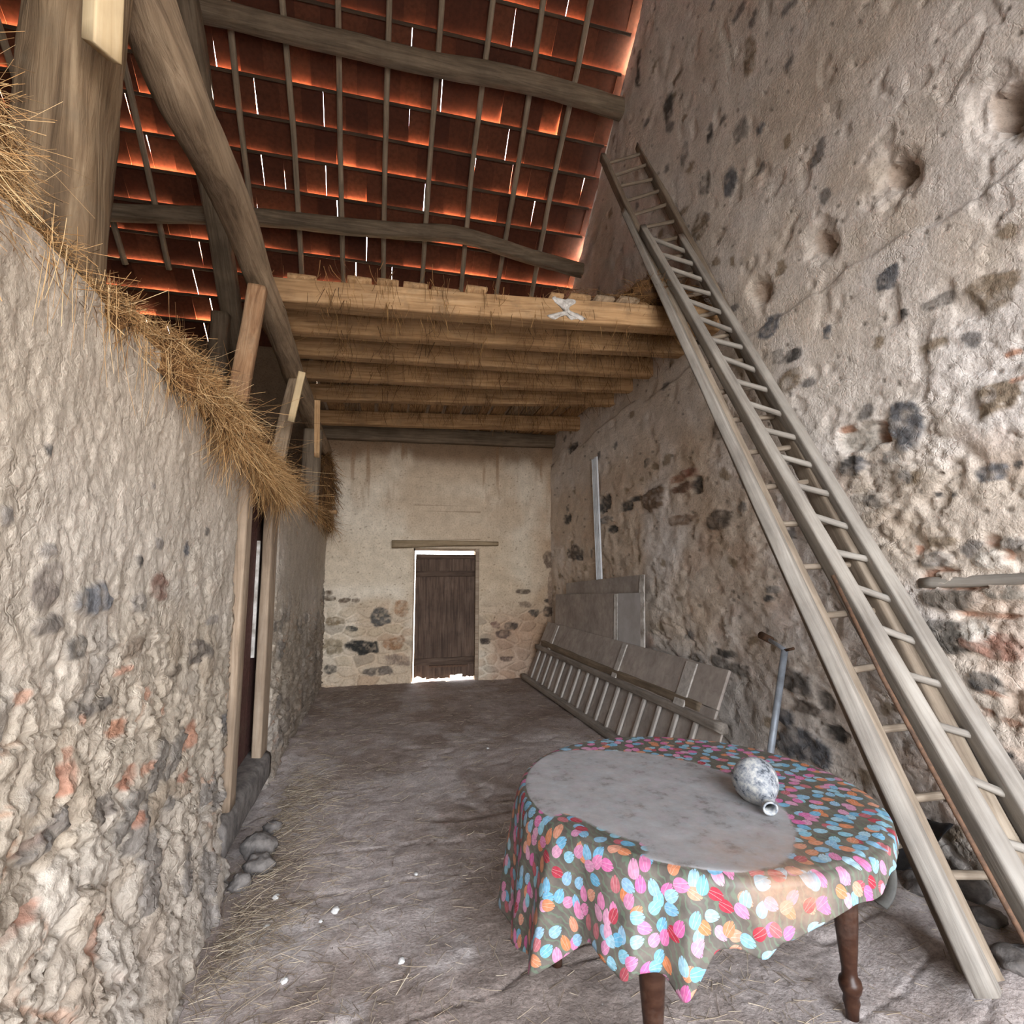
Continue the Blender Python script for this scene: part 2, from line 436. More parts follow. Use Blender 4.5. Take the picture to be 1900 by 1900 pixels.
# ------------------------------------------------------------------ right gable wall
def wall_r_uv(px, py):
    x = 2.6
    for _ in range(4):
        p = on(0, x, px, py); x = float(XR(p[1]))
    return p[1], p[2]
RST = [(1355, 335, 26, 56, SL, .004), (1240, 200, 16, 60, SD, .004), (1410, 238, 16, 24, SL, .003), (1376, 240, 26, 40, GY, .003), (1310, 340, 20, 40, GY, .003), (1412, 312, 18, 20, GY, .003), (1300, 420, 30, 40, OC, .003), (1390, 110, 24, 70, OC, .003), (1270, 285, 14, 40, GY, .003),
       (1318, 252, 14, 24, SD, .003), (1184, 145, 10, 30, SD, .003), (1185, 110, 10, 30, SD, .003),
       (1432, 607, 42, 44, SL, .005), (1542, 618, 16, 24, SL, .004), (1480, 658, 34, 26, SD, .005), (1452, 662, 20, 30, GY, .005), (1478, 704, 44, 36, OC, .008), (1684, 585, 20, 24, SD, .004), (1655, 520, 46, 40, SL, .004), (1730, 655, 12, 10, SD, .003),
       (1685, 790, 66, 84, SL, .012), (1585, 866, 40, 34, SD, .008), (1602, 862, 24, 26, SL, .006), (1622, 930, 34, 26, SD, .006), (1692, 882, 26, 24, GY, .006), (1846, 878, 54, 32, SL, .005), (1745, 918, 14, 8, SD, .003), (1776, 919, 10, 7, SD, .003), (1896, 862, 20, 14, SD, .003),
       (1843, 1272, 58, 40, SD, .012), (1890, 1425, 46, 50, SD, .012), (1780, 1175, 110, 66, lin(96, 90, 82), .02), (1770, 1110, 120, 34, lin(118, 108, 96), .02), (1880, 1100, 90, 26, lin(150, 140, 126), .012), (1745, 1038, 60, 26, GY, .018), (1850, 1040, 56, 30, WH, .018), (1890, 1012, 50, 24, GY, .015), (1760, 1006, 60, 20, OC, .01),
       (1730, 1074, 26, 34, OR, -.02), (1850, 1006, 26, 22, OR, -.02), (1800, 1088, 110, 12, OR, -.022), (1760, 1058, 60, 8, OR, -.02), (1880, 1028, 18, 20, OR, -.02), (1840, 1140, 110, 8, OR, -.02), (1862, 1198, 130, 44, BR, .004), (1835, 1320, 26, 18, OR, -.008), (1712, 1018, 10, 20, OR, -.008), (1880, 1340, 40, 14, OR, -.008),
       (1820, 1165, 50, 40, WH, .012), (1855, 1290, 30, 10, OR, -.006),
       (1600, 815, 86, 52, WH, -.035), (1640, 800, 30, 40, OR, -.06), (1575, 795, 30, 14, OR, -.02), (1655, 848, 28, 26, GY, .01),
       (1855, 545, 100, 70, OC, .006), (1860, 738, 84, 60, OC, .01), (1885, 655, 30, 12, OR, -.004), (1895, 705, 30, 12, OR, -.004), (1755, 560, 60, 30, GY, .003),
       (1218, 925, 44, 40, lin(132, 104, 78), .022), (1285, 878, 42, 18, lin(170, 106, 80), .018), (1275, 905, 46, 18, lin(140, 104, 80), .012), (1260, 888, 30, 14, OR, -.015), (1300, 900, 16, 34, SD, -.03), (1340, 965, 40, 34, lin(120, 104, 88), .012), (1385, 940, 20, 20, GY, .01), (1375, 858, 20, 16, SD, .006), (1345, 795, 40, 40, lin(130, 112, 94), .01), (1440, 1095, 24, 14, GY, .01), (1435, 1110, 18, 12, SD, .008),
       (1125, 935, 20, 30, SD, -.03), (1130, 965, 20, 14, GY, .02), (1165, 940, 24, 20, SD, -.03), (1185, 925, 20, 10, SD, -.03), (1140, 982, 16, 14, SD, -.02), (1070, 1025, 26, 26, lin(110, 96, 84), .01), (1055, 965, 14, 20, SD, -.01), (1080, 1035, 12, 12, SD, -.01), (1205, 860, 12, 16, SD, .01), (1065, 830, 16, 18, SD, -.01),
       (1340, 1228, 34, 24, GY, .012), (1380, 1242, 44, 20, GY, .012), (1300, 1220, 20, 16, GY, .01), (1352, 1212, 30, 14, SD, .006), (1485, 1262, 56, 44, lin(112, 106, 100), .02), (1500, 1312, 46, 26, lin(120, 106, 94), .01), (1462, 1330, 40, 30, SL, .015), (1500, 1385, 100, 56, SL, .02), (1540, 1300, 30, 40, SD, -.02), (1560, 1360, 40, 30, SD, -.02), (1465, 1225, 20, 16, GY, .006), (1270, 965, 50, 20, lin(160, 130, 104), .004)]
RHOLE = [(1860, 205, 70, 80, .16), (1660, 325, 50, 62, .16), (1525, 450, 36, 48, .14), (1408, 540, 24, 34, .10)]
def build_wall_right():
    us = [-3.0, -2, -1, -.2, .3, .6]; y = .8
    while y < 8.25: us.append(y); y += max(.009, .0075 * y)
    us.append(8.3); us = np.array(us)
    vs = np.concatenate([np.arange(-.12, 4.6, .0125), np.arange(4.6, 9.9, .03)])
    U, Vv = np.meshgrid(us, vs, indexing='ij')
    wob = fbm(U * 1.2, Vv * 1.2, 61, 2)
    low = sst(3.4, 1.6, Vv + wob * 1.2)                                   # lower wall rougher
    band = sst(3.34, 3.30, Vv + fbm(U * 1.5, Vv * 0, 62, 3) * .25)        # thicker wall below the putlog row
    f1, f2, rid = worley(U * 4.2 + .6 * fbm(U * 3, Vv * 3, 63), Vv * 7.5 + .6 * fbm(U * 3, Vv * 3, 64), 2)
    rub = sst(.0, .16, f2 - f1) * (.4 + .6 * rid)
    patch = .6 * sst(.13, .26, fbm(U * .9 + 3, Vv * 1.1, 65, 3) + .10 * (low - .5))      # where the render has come off
    patch = np.maximum(patch, sst(.6, .1, Vv) * sst(.0, .2, fbm(U * 2, Vv * 2, 66) + .15)) * low
    h = .028 * fbm(U * 1.6, Vv * 1.6, 67, 3) + .026 * fbm(U * 7, Vv * 7, 68, 4) * (.22 + .9 * low) + .011 * fbm(U * 26, Vv * 26, 69, 3) * (.3 + low)
    h += .030 * band
    crack = np.abs(fbm(U * 3.1, Vv * 3.1, 70, 3)); h -= .016 * sst(.02, .0, crack) * low
    h += patch * (rub - .55) * .035
    for fq, sd_, am in ((6.5, 211, .012), (13, 215, .008)):
        h -= am * sst(.025, .0, np.abs(fbm(U * fq, Vv * fq, sd_, 4))) * (.12 + .88 * low)
    # colours
    a = np.array(lin(224, 217, 210)); b = np.array(lin(213, 202, 190)); c = np.array(lin(228, 224, 222))
    n1 = sst(-.16, .16, fbm(U * .8, Vv * .8, 71, 4))[..., None]; n2 = sst(-.05, .2, fbm(U * 1.7 + 9, Vv * 1.7, 72, 4))[..., None]
    col = a * (1 - n1) + b * n1; col = col * (1 - n2 * .6) + c * n2 * .6
    tan = (sst(3.3, 2.6, Vv) * sst(.75, 1.15, Vv) * sst(3.0, 3.8, U) * (1 - .5 * sst(6, 8, U)))[..., None] * sst(-.25, .1, fbm(U * 1.3, Vv * 1.3, 73, 3))[..., None]
    col = col * (1 - .8 * tan) + np.array(lin(208, 188, 166)) * .8 * tan
    wht = (sst(1.05, .8, Vv) * sst(2.4, 2.8, U))[..., None]; col = col * (1 - .6 * wht) + np.array(lin(205, 198, 192)) * .6 * wht
    top = (sst(4.4, 6.0, Vv) * .25)[..., None]; col = col * (1 - top) + np.array(lin(194, 187, 176)) * top
    stc = np.where((rid > .66)[..., None], np.array(lin(150, 130, 104)), np.where((rid > .4)[..., None], np.array(lin(132, 124, 114)), np.array(lin(172, 158, 140))))
    stc = np.where((rid > .92)[..., None], np.array(lin(172, 116, 84)), stc)
    pm = (patch * sst(.03, .12, f2 - f1) * (rid > .25))[..., None] * .55
    col = col * (1 - pm) + stc * pm
    clay = (sst(.12, .22, fbm(U * 2.2 + 5, Vv * 2.4, 74, 4)) * low * .3)[..., None]
    col = col * (1 - clay) + np.array(lin(178, 140, 112)) * clay
    pit = sst(.17, .24, fbm(U * 9, Vv * 6.5, 75, 2)) ; h -= .012 * pit
    # small dark pock marks and grey stones showing through
    g1, g2, gid = worley(U * 2.6 + 7 + .5 * fbm(U * 5, Vv * 5, 86), Vv * 3.2 + .5 * fbm(U * 5, Vv * 5, 87), 6)
    gm = (sst(.17, .11, g1) * (gid > .62))[..., None]
    col = col * (1 - .8 * gm) + np.where((gid > .84)[..., None], np.array(lin(98, 96, 96)), np.array(lin(134, 116, 92))) * .8 * gm
    k1, k2, kid = worley(U * 11, Vv * 9, 9)
    km = (sst(.16, .09, k1) * (kid > .80))[..., None]; h -= .008 * km[..., 0]
    col = col * (1 - .7 * km) + np.array(lin(92, 82, 72)) * .7 * km
    col, hs = stones_mask(U, Vv, RST, wall_r_uv, col); h += hs
    nx = fbm(U * 9, Vv * 9, 76, 4, .65) * 1.3; ny = fbm(U * 9 + 9, Vv * 9, 77, 4, .65) * 1.3
    for px, py, w, hh, dep in RHOLE:
        a0 = wall_r_uv(px - w / 2, py); b0 = wall_r_uv(px + w / 2, py); c0 = wall_r_uv(px, py); t0 = wall_r_uv(px, py - hh / 2); s0 = wall_r_uv(px, py + hh / 2)
        ru = abs(a0[0] - b0[0]) / 2; rv = abs(t0[1] - s0[1]) / 2
        a_ = (U - c0[0]) / ru + 1.1 * nx; b_ = (Vv - c0[1]) / rv + 1.1 * ny
        d = np.abs(a_) ** 2.4 + np.abs(b_ - .35 * a_) ** 2.4
        lip = np.clip((1 - a_) * .5, 0, 1)                                # the cavity deepens towards its near upper lip
        h -= dep * 2.3 * sst(1.15, .9, d) * (.12 + .88 * lip ** 1.5) * (.7 + 1.2 * fbm(U * 9, Vv * 9, 79, 3))
        h -= .035 * sst(5.5, 1.0, d)
        k = (sst(1.6, .9, d))[..., None]; col = col * (1 - .5 * k) + np.array(lin(166, 138, 114)) * .5 * k
    # rubble foot spreads into the floor
    h += .10 * sst(.35, -.05, Vv) * (.6 + fbm(U * 4, Vv * 4, 78, 2))
    rz = roof_z(np.maximum(U, RIDGE - (U - RIDGE) * (U < RIDGE) * 0)) ; rz = np.where(U < RIDGE, roof_z(2 * RIDGE - U), rz)
    Zc = np.minimum(Vv, rz - .05)
    P = np.stack([XR(U) - h, U, Zc], -1)
    keep = ~((Zc[:-1, :-1] >= rz[:-1, :-1] - .051) & (Zc[1:, :-1] >= rz[1:, :-1] - .051))
    Vt, Q, T = slab(P, (.45, 0, 0), False, col, keep)
    props(link_me('wall_right', np_mesh('wall_right', Vt, Q, 'masonry', True, T)), kind='structure')
build_wall_right()

# ------------------------------------------------------------------ left partition wall (two lengths either side of the stable door)
XL = -.75
def wall_l_uv(px, py):
    p = on(0, XL, px, py); return p[1], p[2]
LST = [(172, 1112, 66, 60, SL, .03), (300, 1088, 34, 52, lin(150, 112, 94), .02), (262, 1118, 24, 40, GY, .02), (85, 1090, 50, 80, lin(128, 116, 106), .012), (142, 1205, 34, 44, SD, .03), (372, 1208, 36, 40, lin(110, 100, 90), .02), (245, 1205, 44, 34, lin(130, 112, 92), .02), (420, 1335, 28, 40, lin(102, 100, 100), .02), (350, 1018, 14, 26, SL, .012), (295, 1010, 16, 20, GY, .012), (265, 1040, 14, 20, SD, .012), (88, 1160, 60, 34, lin(112, 104, 96), .025), (395, 1150, 20, 16, GY, .01), (85, 1025, 30, 24, GY, .02), (10, 960, 24, 40, GY, .02), (88, 832, 14, 16, SD, .01), (285, 900, 10, 14, GY, .008), (385, 985, 10, 16, SD, .006),
       (130, 1395, 14, 20, OR, -.01), (125, 1440, 34, 60, lin(186, 128, 96), -.01), (222, 1350, 30, 30, lin(190, 130, 92), -.015), (235, 1440, 34, 40, lin(180, 118, 84), -.02), (350, 1365, 24, 46, lin(190, 132, 98), .006), (305, 1320, 18, 20, OR, -.01), (270, 1425, 24, 18, OR, -.012), (230, 1245, 34, 14, lin(190, 140, 110), .008), (275, 1285, 14, 26, OR, -.01), (250, 1520, 20, 26, lin(186, 124, 92), -.015), (70, 1560, 60, 20, lin(170, 118, 90), -.03), (40, 1710, 60, 30, lin(172, 122, 96), -.03), (40, 1290, 30, 26, lin(196, 148, 118), .0), (155, 1335, 16, 14, OR, -.01), (340, 1440, 20, 16, lin(176, 120, 90), -.012), (170, 1740, 26, 80, lin(180, 132, 104), -.012), (60, 1480, 30, 60, lin(168, 156, 140), .02), (90, 1550, 60, 70, lin(118, 112, 106), .025), (190, 1500, 34, 40, lin(126, 116, 106), .02), (185, 1310, 50, 26, lin(110, 102, 94), .02), (330, 1245, 30, 18, lin(112, 98, 82), .012)]
def wall_left_sheet(y0, y1, base):
    us = []; y = y0
    while y < y1: us.append(y); y += max(.009, .0062 * max(y, 0)) if y > .8 else .2
    us.append(y1); us = np.array(us)
    vs = np.concatenate([np.arange(-.12, 2.0, .0095), np.arange(2.0, 2.36, .015)])
    U, Vv = np.meshgrid(us, vs, indexing='ij')
    rough = sst(1.75, .85, Vv + .9 * fbm(U * 1.1, Vv * 1.1, 81, 3))       # lower wall: rubble, upper wall: smooth earth render
    wx = U + .16 * fbm(U * 4, Vv * 4, 82, 4); wz = Vv + .16 * fbm(U * 4 + 4, Vv * 4, 83, 4)
    f1, f2, rid, fa = worley(wx * 6.5, wz * 8, 12, .95, True); e1 = sst(0, .13, f2 - f1)
    s1, s2, sid, sa = worley(wx * 16 + .5 * fbm(U * 20, Vv * 20, 95, 2), wz * 17, 13, .95, True); e2 = sst(0, .18, s2 - s1)
    big1, big2, bid, ba = worley(wx * 2.9, wz * 3.9, 14, .95, True); e3 = sst(0, .12, big2 - big1)
    deep = sst(1.2, .45, Vv)
    h = .03 * fbm(U * 1.3, Vv * 1.3, 84, 3)
    h += rough * (e1 * (.005 + .012 * rid + .035 * fa) + e2 * (.002 + .004 * sid + .012 * sa) + e3 * deep * (.006 + .018 * bid + .045 * ba) - .022)
    rdg = 1 - np.abs(fbm(U * 11, Vv * 8, 96, 4)) * 4; h += .010 * rdg * rough
    for fq, sd_, am in ((3.2, 203, .022), (6.0, 201, .016), (11, 205, .007)):
        h -= am * sst(.020, .0, np.abs(fbm(U * fq, Vv * fq * .7, sd_, 5, .6))) * (.15 + .85 * rough)
    h += .028 * fbm(U * 9, Vv * 7, 85, 5, .6) * (.4 + .9 * rough) + .011 * fbm(U * 34, Vv * 24, 88, 3) * (.9 + .2 * rough)
    h += .008 * fbm(U * 62, Vv * 48, 97, 2) * (.8 + .4 * rough)
    crack = np.abs(fbm(U * 4.1, Vv * 2.6, 89, 4)); h -= .014 * sst(.022, .0, crack) * (.3 + .7 * rough)
    a = np.array(lin(194, 186, 175)); b = np.array(lin(178, 168, 154)); g = np.array(lin(204, 198, 189))
    n1 = sst(-.15, .15, fbm(U * 1.1, Vv * 1.1, 90, 4))[..., None]
    col = a * (1 - n1) + b * n1
    up = sst(1.5, 2.1, Vv)[..., None]; col = col * (1 - .7 * up) + np.array(lin(184, 171, 154)) * .7 * up
    n2 = (sst(.0, .2, fbm(U * 3.5, Vv * 3, 91, 3)) * rough)[..., None]; col = col * (1 - .5 * n2) + g * .5 * n2
    st = (rough * e1 * (rid > .62) * .8)[..., None]
    stc = np.where((rid > .86)[..., None], np.array(lin(112, 108, 104)), np.where((rid > .74)[..., None], np.array(lin(150, 136, 118)), np.array(lin(178, 166, 150))))
    col = col * (1 - st) + stc * st
    cl = (sst(.08, .17, fbm(U * 3.1 + 2, Vv * 3.1, 92, 3)) * sst(1.35, .9, Vv) * (e1 < .5))[..., None] * .75
    col = col * (1 - cl) + np.array(lin(184, 146, 120)) * cl
    gl = sst(.9, .2, Vv)[..., None] * .3; col = col * (1 - gl) + np.array(lin(172, 164, 160)) * gl
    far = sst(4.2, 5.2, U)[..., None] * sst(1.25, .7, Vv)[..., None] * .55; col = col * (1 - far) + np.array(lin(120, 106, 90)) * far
    col, hs = stones_mask(U, Vv, LST, wall_l_uv, col, 50); h += hs * .35
    h += .09 * sst(.45, -.1, Vv) * sst(4.5, 2.5, U)
    ztop = 2.26 + .05 * fbm(U * 2, U * 0, 93, 2)
    Zc = np.minimum(Vv, ztop)
    edge = np.minimum(U - y0, y1 - U); h -= .05 * sst(.05, .0, edge) * sst(-.2, .2, fbm(U * 0 + y0, Vv * 6, 94, 3))
    P = np.stack([XL + h, U, Zc], -1)
    Vt, Q, T = slab(P, (-.46, 0, 0), True, col)
    return Vt, Q, T
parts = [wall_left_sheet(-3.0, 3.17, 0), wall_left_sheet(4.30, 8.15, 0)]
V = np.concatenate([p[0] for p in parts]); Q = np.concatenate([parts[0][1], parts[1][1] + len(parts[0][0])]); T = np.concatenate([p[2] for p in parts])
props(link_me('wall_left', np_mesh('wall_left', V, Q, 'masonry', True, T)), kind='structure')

# ------------------------------------------------------------------ back wall with door opening
YB = 8.0
DX0, DX1, DZ1 = .47, 1.44, 1.915
def wall_b_uv(px, py):
    p = on(1, YB, px, py); return p[0], p[2]
BST = [(705, 1145, 36, 32, lin(96, 92, 86), .012), (672, 1200, 54, 26, lin(60, 58, 54), .014), (732, 1193, 40, 24, lin(164, 118, 72), .01), (620, 1153, 32, 16, lin(150, 128, 92), .008), (652, 1166, 24, 10, lin(84, 80, 72), .008), (612, 1110, 26, 10, lin(116, 98, 76), .0), (640, 1114, 20, 8, lin(116, 98, 78), .0), (660, 1114, 14, 8, lin(130, 112, 92), .0), (608, 1100, 18, 8, lin(110, 92, 70), 0), (612, 1242, 24, 16, lin(104, 96, 84), .01), (705, 1246, 50, 16, lin(120, 106, 92), .01), (745, 1130, 26, 30, lin(178, 138, 96), .004), (620, 1200, 34, 30, lin(158, 140, 108), .006), (735, 1225, 50, 22, lin(150, 126, 104), .006),
       (920, 1160, 16, 12, lin(130, 96, 78), .008), (948, 1162, 24, 14, lin(90, 74, 62), .008), (935, 1176, 30, 14, lin(112, 88, 74), .006), (898, 1190, 20, 12, lin(86, 72, 62), .006), (990, 1138, 18, 14, lin(100, 88, 74), .006), (975, 1122, 24, 12, lin(150, 126, 100), .006), (970, 1097, 26, 10, lin(110, 92, 74), .0), (940, 1222, 24, 10, lin(120, 94, 78), .006), (1020, 1135, 20, 20, lin(100, 82, 66), .0), (1022, 1115, 18, 10, lin(96, 80, 66), .0), (1020, 1040, 24, 30, lin(120, 98, 78), -.01), (1025, 1090, 16, 60, lin(150, 122, 96), -.008), (1028, 960, 12, 60, lin(140, 114, 90), -.006)]
def build_wall_back():
    us = np.concatenate([np.arange(-5.3, -1.0, .2), np.arange(-1.0, DX0 - .006, .014), [DX0], [DX1], np.arange(DX1 + .01, 2.9, .014)])
    vs = np.concatenate([np.arange(-.12, DZ1 - .006, .0145), [DZ1], np.arange(DZ1 + .012, 3.75, .016), np.arange(3.75, 4.78, .06)])
    U, Vv = np.meshgrid(us, vs, indexing='ij')
    low = sst(1.35, .85, Vv + .5 * fbm(U * 1.4, Vv * 1.4, 101, 3))
    f1, f2, rid = worley(U * 4 + .4 * fbm(U * 4, Vv * 4, 102), Vv * 7.5 + .4 * fbm(U * 4, Vv * 4, 103), 20)
    e = sst(.02, .3, f2 - f1)
    h = .03 * fbm(U * 1.3, Vv * 1.3, 104, 3) + .014 * fbm(U * 8, Vv * 8, 105, 4) + low * (e - .6) * .03
    cream = np.array(lin(216, 205, 188)); tan = np.array(lin(196, 178, 156)); wh = np.array(lin(226, 217, 202))
    n1 = sst(-.14, .16, fbm(U * 1.2, Vv * 1.2, 106, 4))[..., None]
    col = cream * (1 - n1) + tan * n1
    mid = (sst(2.3, 1.9, Vv) * sst(1.0, 1.3, Vv))[..., None]; col = col * (1 - .35 * mid) + np.array(lin(196, 178, 152)) * .35 * mid
    w2 = (sst(1.15, 1.3, Vv + .3 * fbm(U * 2, Vv, 107)) * sst(1.45, 1.3, Vv) * sst(.5, .2, U))[..., None]; col = col * (1 - .6 * w2) + wh * .6 * w2
    st = (low * e * (rid > .5) * .38)[..., None]
    stc = np.where((rid > .9)[..., None], np.array(lin(96, 86, 74)), np.where((rid > .7)[..., None], np.array(lin(164, 128, 96)), np.array(lin(176, 158, 130))))
    col = col * (1 - st) + stc * st
    red = (sst(1.5, 1.8, U) * sst(1.2, .6, Vv) * .55)[..., None]; col = col * (1 - red) + np.array(lin(166, 126, 100)) * red
    # brown soot marks and drips below the loft beam
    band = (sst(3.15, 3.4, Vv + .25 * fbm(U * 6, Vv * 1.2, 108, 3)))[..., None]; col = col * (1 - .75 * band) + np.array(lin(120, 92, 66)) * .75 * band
    dr = (sst(.12, .24, fbm(U * 14, Vv * 1.6, 109, 3)) * sst(2.2, 3.2, Vv) * .6)[..., None]; col = col * (1 - dr) + np.array(lin(146, 116, 88)) * dr
    dk = (sst(.030, .006, np.abs(U - 1.09 + .012 * fbm(Vv * 8, U * 0, 110)) / (.35 + 1.2 * sst(2.75, 3.4, Vv))) * sst(2.74, 2.84, Vv))[..., None]
    col = col * (1 - .85 * dk) + np.array(lin(96, 72, 52)) * .85 * dk
    cr = (sst(2.1, 2.5, U) * (.4 + 1.2 * fbm(U * 3, Vv * 2, 111, 3)))[..., None].clip(0, .8); col = col * (1 - cr) + np.array(lin(172, 142, 112)) * cr
    k1, k2, kid = worley(U * 11, Vv * 15, 21); km = (sst(.14, .08, k1) * (kid > .74))[..., None]; col = col * (1 - .6 * km) + np.array(lin(112, 90, 66)) * .6 * km
    lf = (sst(-.9, -1.1, U))[..., None]; col = col * (1 - lf) + np.array(lin(110, 92, 74)) * lf
    col, hs = stones_mask(U, Vv, BST, wall_b_uv, col, 55); h += hs
    dxe = np.maximum(np.maximum(DX0 - U, U - DX1), Vv - DZ1); h = np.where(dxe < .07, h * sst(-.001, .08, dxe), h)
    P = np.stack([U, YB - h, Vv], -1)
    uc = (U[:-1, :-1] + U[1:, 1:]) / 2; vc = (Vv[:-1, :-1] + Vv[1:, 1:]) / 2
    keep = ~((uc > DX0) & (uc < DX1) & (vc < DZ1))
    Vt, Q, T = slab(P, (0, .02, 0), False, col, keep)
    # drop the slab's own back strip and build thickness around the opening instead
    nu, nv = P.shape[:2]; Q = Q[:len(Q) - (nu - 1)]
    th = .5
    def bx(a, b):
        mb = MB().box(a, b); return np.array(mb.V), np.array(mb.F)
    for a, b in (((-5.3, YB + .035, -.2), (DX0, YB + th, 4.75)), ((DX1, YB + .035, -.2), (2.9, YB + th, 4.75)), ((DX0, YB + .035, DZ1), (DX1, YB + th, 4.75))):
        v, f = bx(a, b); Q = np.concatenate([Q, f + len(Vt)]); Vt = np.concatenate([Vt, v]); T = np.concatenate([T, np.tile(lin(196, 178, 148), (len(v), 1))])
    props(link_me('wall_back', np_mesh('wall_back', Vt, Q, 'limewash', True, T)), kind='structure')
build_wall_back()

# far left gable and front wall of the barn (behind the camera, with the big open barn door)
def plain_wall(name, boxes):
    V = []; F = []
    for a, b in boxes:
        mb = MB().box(a, b); F += [tuple(i + len(V) for i in f) for f in mb.F]; V += mb.V
    me = np_mesh(name, V, F, 'masonry', False, np.tile(lin(170, 154, 134), (len(V), 1)))
    return props(link_me(name, me), kind='structure')
gv = [(-5.2, -3.3, -.1), (-5.2, 8.0, -.1), (-5.2, 8.0, 4.75), (-5.2, 2.4, 9.7), (-5.2, -3.3, 4.75)]
gv = gv + [(x - .4, y, z) for x, y, z in gv]
me = bpy.data.meshes.new('wall_far_left')
me.from_pydata(gv, [], [(0, 1, 2, 3, 4), (9, 8, 7, 6, 5)] + [(i, i + 5, (i + 1) % 5 + 5, (i + 1) % 5) for i in range(5)]); me.update()
a = me.attributes.new('tint', 'FLOAT_COLOR', 'POINT'); a.data.foreach_set('color', [c for _ in gv for c in (*lin(150, 134, 114), 1)])
me.materials.append(M['masonry']); props(link_me('wall_far_left', me), kind='structure')
FY = -2.9
plain_wall('wall_front', [((-5.6, FY - .45, -.1), (-.95, FY, 5.1)), ((2.75, FY - .45, -.1), (3.4, FY, 5.1)), ((-.95, FY - .45, 4.7), (2.75, FY, 5.1))])

# ------------------------------------------------------------------ earth floor
def floor_h(x, y):
    z = .012 * fbm(x * 1.3, y * 1.3, 120, 3) * 2
    z = z + .014 * fbm(x * 6, y * 6, 121, 4) + .007 * fbm(x * 22, y * 22, 122, 3)
    z = z + .09 * sst(1.75, 2.3, x) * sst(3.2, 2.3, y)                    # earth piled towards the right wall by the ladders
    z = z + .05 * sst(-.35, -.72, x) * sst(.2, -.1, np.abs(y - 5.5) / 9) * (1 + 2 * fbm(x * 3, y * 3, 123, 2))
    c = np.abs(fbm(x * 1.2 + 3, y * 2.6, 124, 3)); z = z - .010 * sst(.02, .0, c)
    return z
def build_floor():
    xs = np.concatenate([np.arange(-5.3, -1.2, .3), np.arange(-1.2, 2.95, .016), [3.2]])
    ys = [-3.3, -2.2, -1.2, -.4, .2, .6]; y = .9
    while y < 8.1: ys.append(y); y += max(.012, .006 * y)
    ys += [8.2, 9.0]; ys = np.array(ys)
    U, Vv = np.meshgrid(xs, ys, indexing='ij')
    Z = floor_h(U, Vv)
    a = np.array(lin(186, 176, 172)); b = np.array(lin(160, 147, 140)); g = np.array(lin(210, 203, 201))
    n1 = sst(-.15, .15, fbm(U * 1.5, Vv * 1.5, 125, 4))[..., None]; col = a * (1 - n1) + b * n1
    n2 = sst(.05, .22, fbm(U * 2.3 + 8, Vv * 2.3, 126, 4))[..., None] * .7; col = col * (1 - n2) + g * n2
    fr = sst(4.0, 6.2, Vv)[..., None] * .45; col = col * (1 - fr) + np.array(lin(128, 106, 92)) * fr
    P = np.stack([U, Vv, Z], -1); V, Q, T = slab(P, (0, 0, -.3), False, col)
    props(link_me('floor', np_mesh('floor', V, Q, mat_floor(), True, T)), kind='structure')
def mat_floor():
    m, nt, b = new_mat('trodden_earth', .95)
    v = coords(nt)
    n1 = tex_noise(nt, v, 9, 6, .65); n2 = tex_noise(nt, v, 70, 5, .7)
    c = mixc(nt, 1.0, attr(nt, 'tint').outputs['Color'], ramp(nt, n1, [(.3, (.72, .70, .68)), (.7, (1.15, 1.14, 1.13))]).outputs[0], 'MULTIPLY')
    c = mixc(nt, .9, c, ramp(nt, n2, [(.3, (.55, .54, .53)), (.55, (1, 1, 1)), (.8, (1.25, 1.25, 1.25))]).outputs[0], 'MULTIPLY')
    sp = tex_vor(nt, v, 30); f = ramp(nt, sp.outputs['Distance'], [(.07, (1, 1, 1)), (.12, (0, 0, 0))]).outputs[0]
    k = math_n(nt, 'MULTIPLY', f, math_n(nt, 'GREATER_THAN', tex_noise(nt, v, 14, 2), .57))
    c = mixc(nt, math_n(nt, 'MULTIPLY', k, .7), c, (.62, .60, .57))
    nt.links.new(c, b.inputs['Base Color'])
    bump(nt, b, math_n(nt, 'ADD', math_n(nt, 'MULTIPLY', n2, .4), n1), .7, .02)
    return m
build_floor()

# ------------------------------------------------------------------ roof: every tile of the back slope is real, lapped and slightly loose
def mat_tile():
    m, nt, b = new_mat('clay_tile', .8)
    v = coords(nt)
    n = tex_noise(nt, v, 3.0, 3); n2 = tex_noise(nt, v, 25, 4)
    tone = attr(nt, 'tone').outputs['Fac']
    c = ramp(nt, tone, [(0, (.055, .016, .008)), (.5, (.080, .024, .011)), (1, (.11, .036, .017))]).outputs[0]
    c = mixc(nt, .7, c, ramp(nt, n2, [(.3, (.6, .55, .5)), (.6, (1.1, 1.1, 1.1))]).outputs[0], 'MULTIPLY')
    nt.links.new(c, b.inputs['Base Color']); return m
SN = math.hypot(1, ROOF_S); DY, DZ = 1 / SN, -ROOF_S / SN           # unit vector down the slope
NY, NZ = ROOF_S / SN, 1 / SN                                        # outward normal
def rp(x, s, n):    # slope coords: s metres below the ridge line, n outwards
    return (x, RIDGE + s * DY + n * NY, float(roof_z(RIDGE)) + s * DZ + n * NZ)
GAUGE = .352; S0 = (5.18 - RIDGE) * SN % GAUGE
M['tile_top'] = simple('weathered_tile_face', (.60, .27, .14), .85, c2=(.48, .20, .10), sc=6)
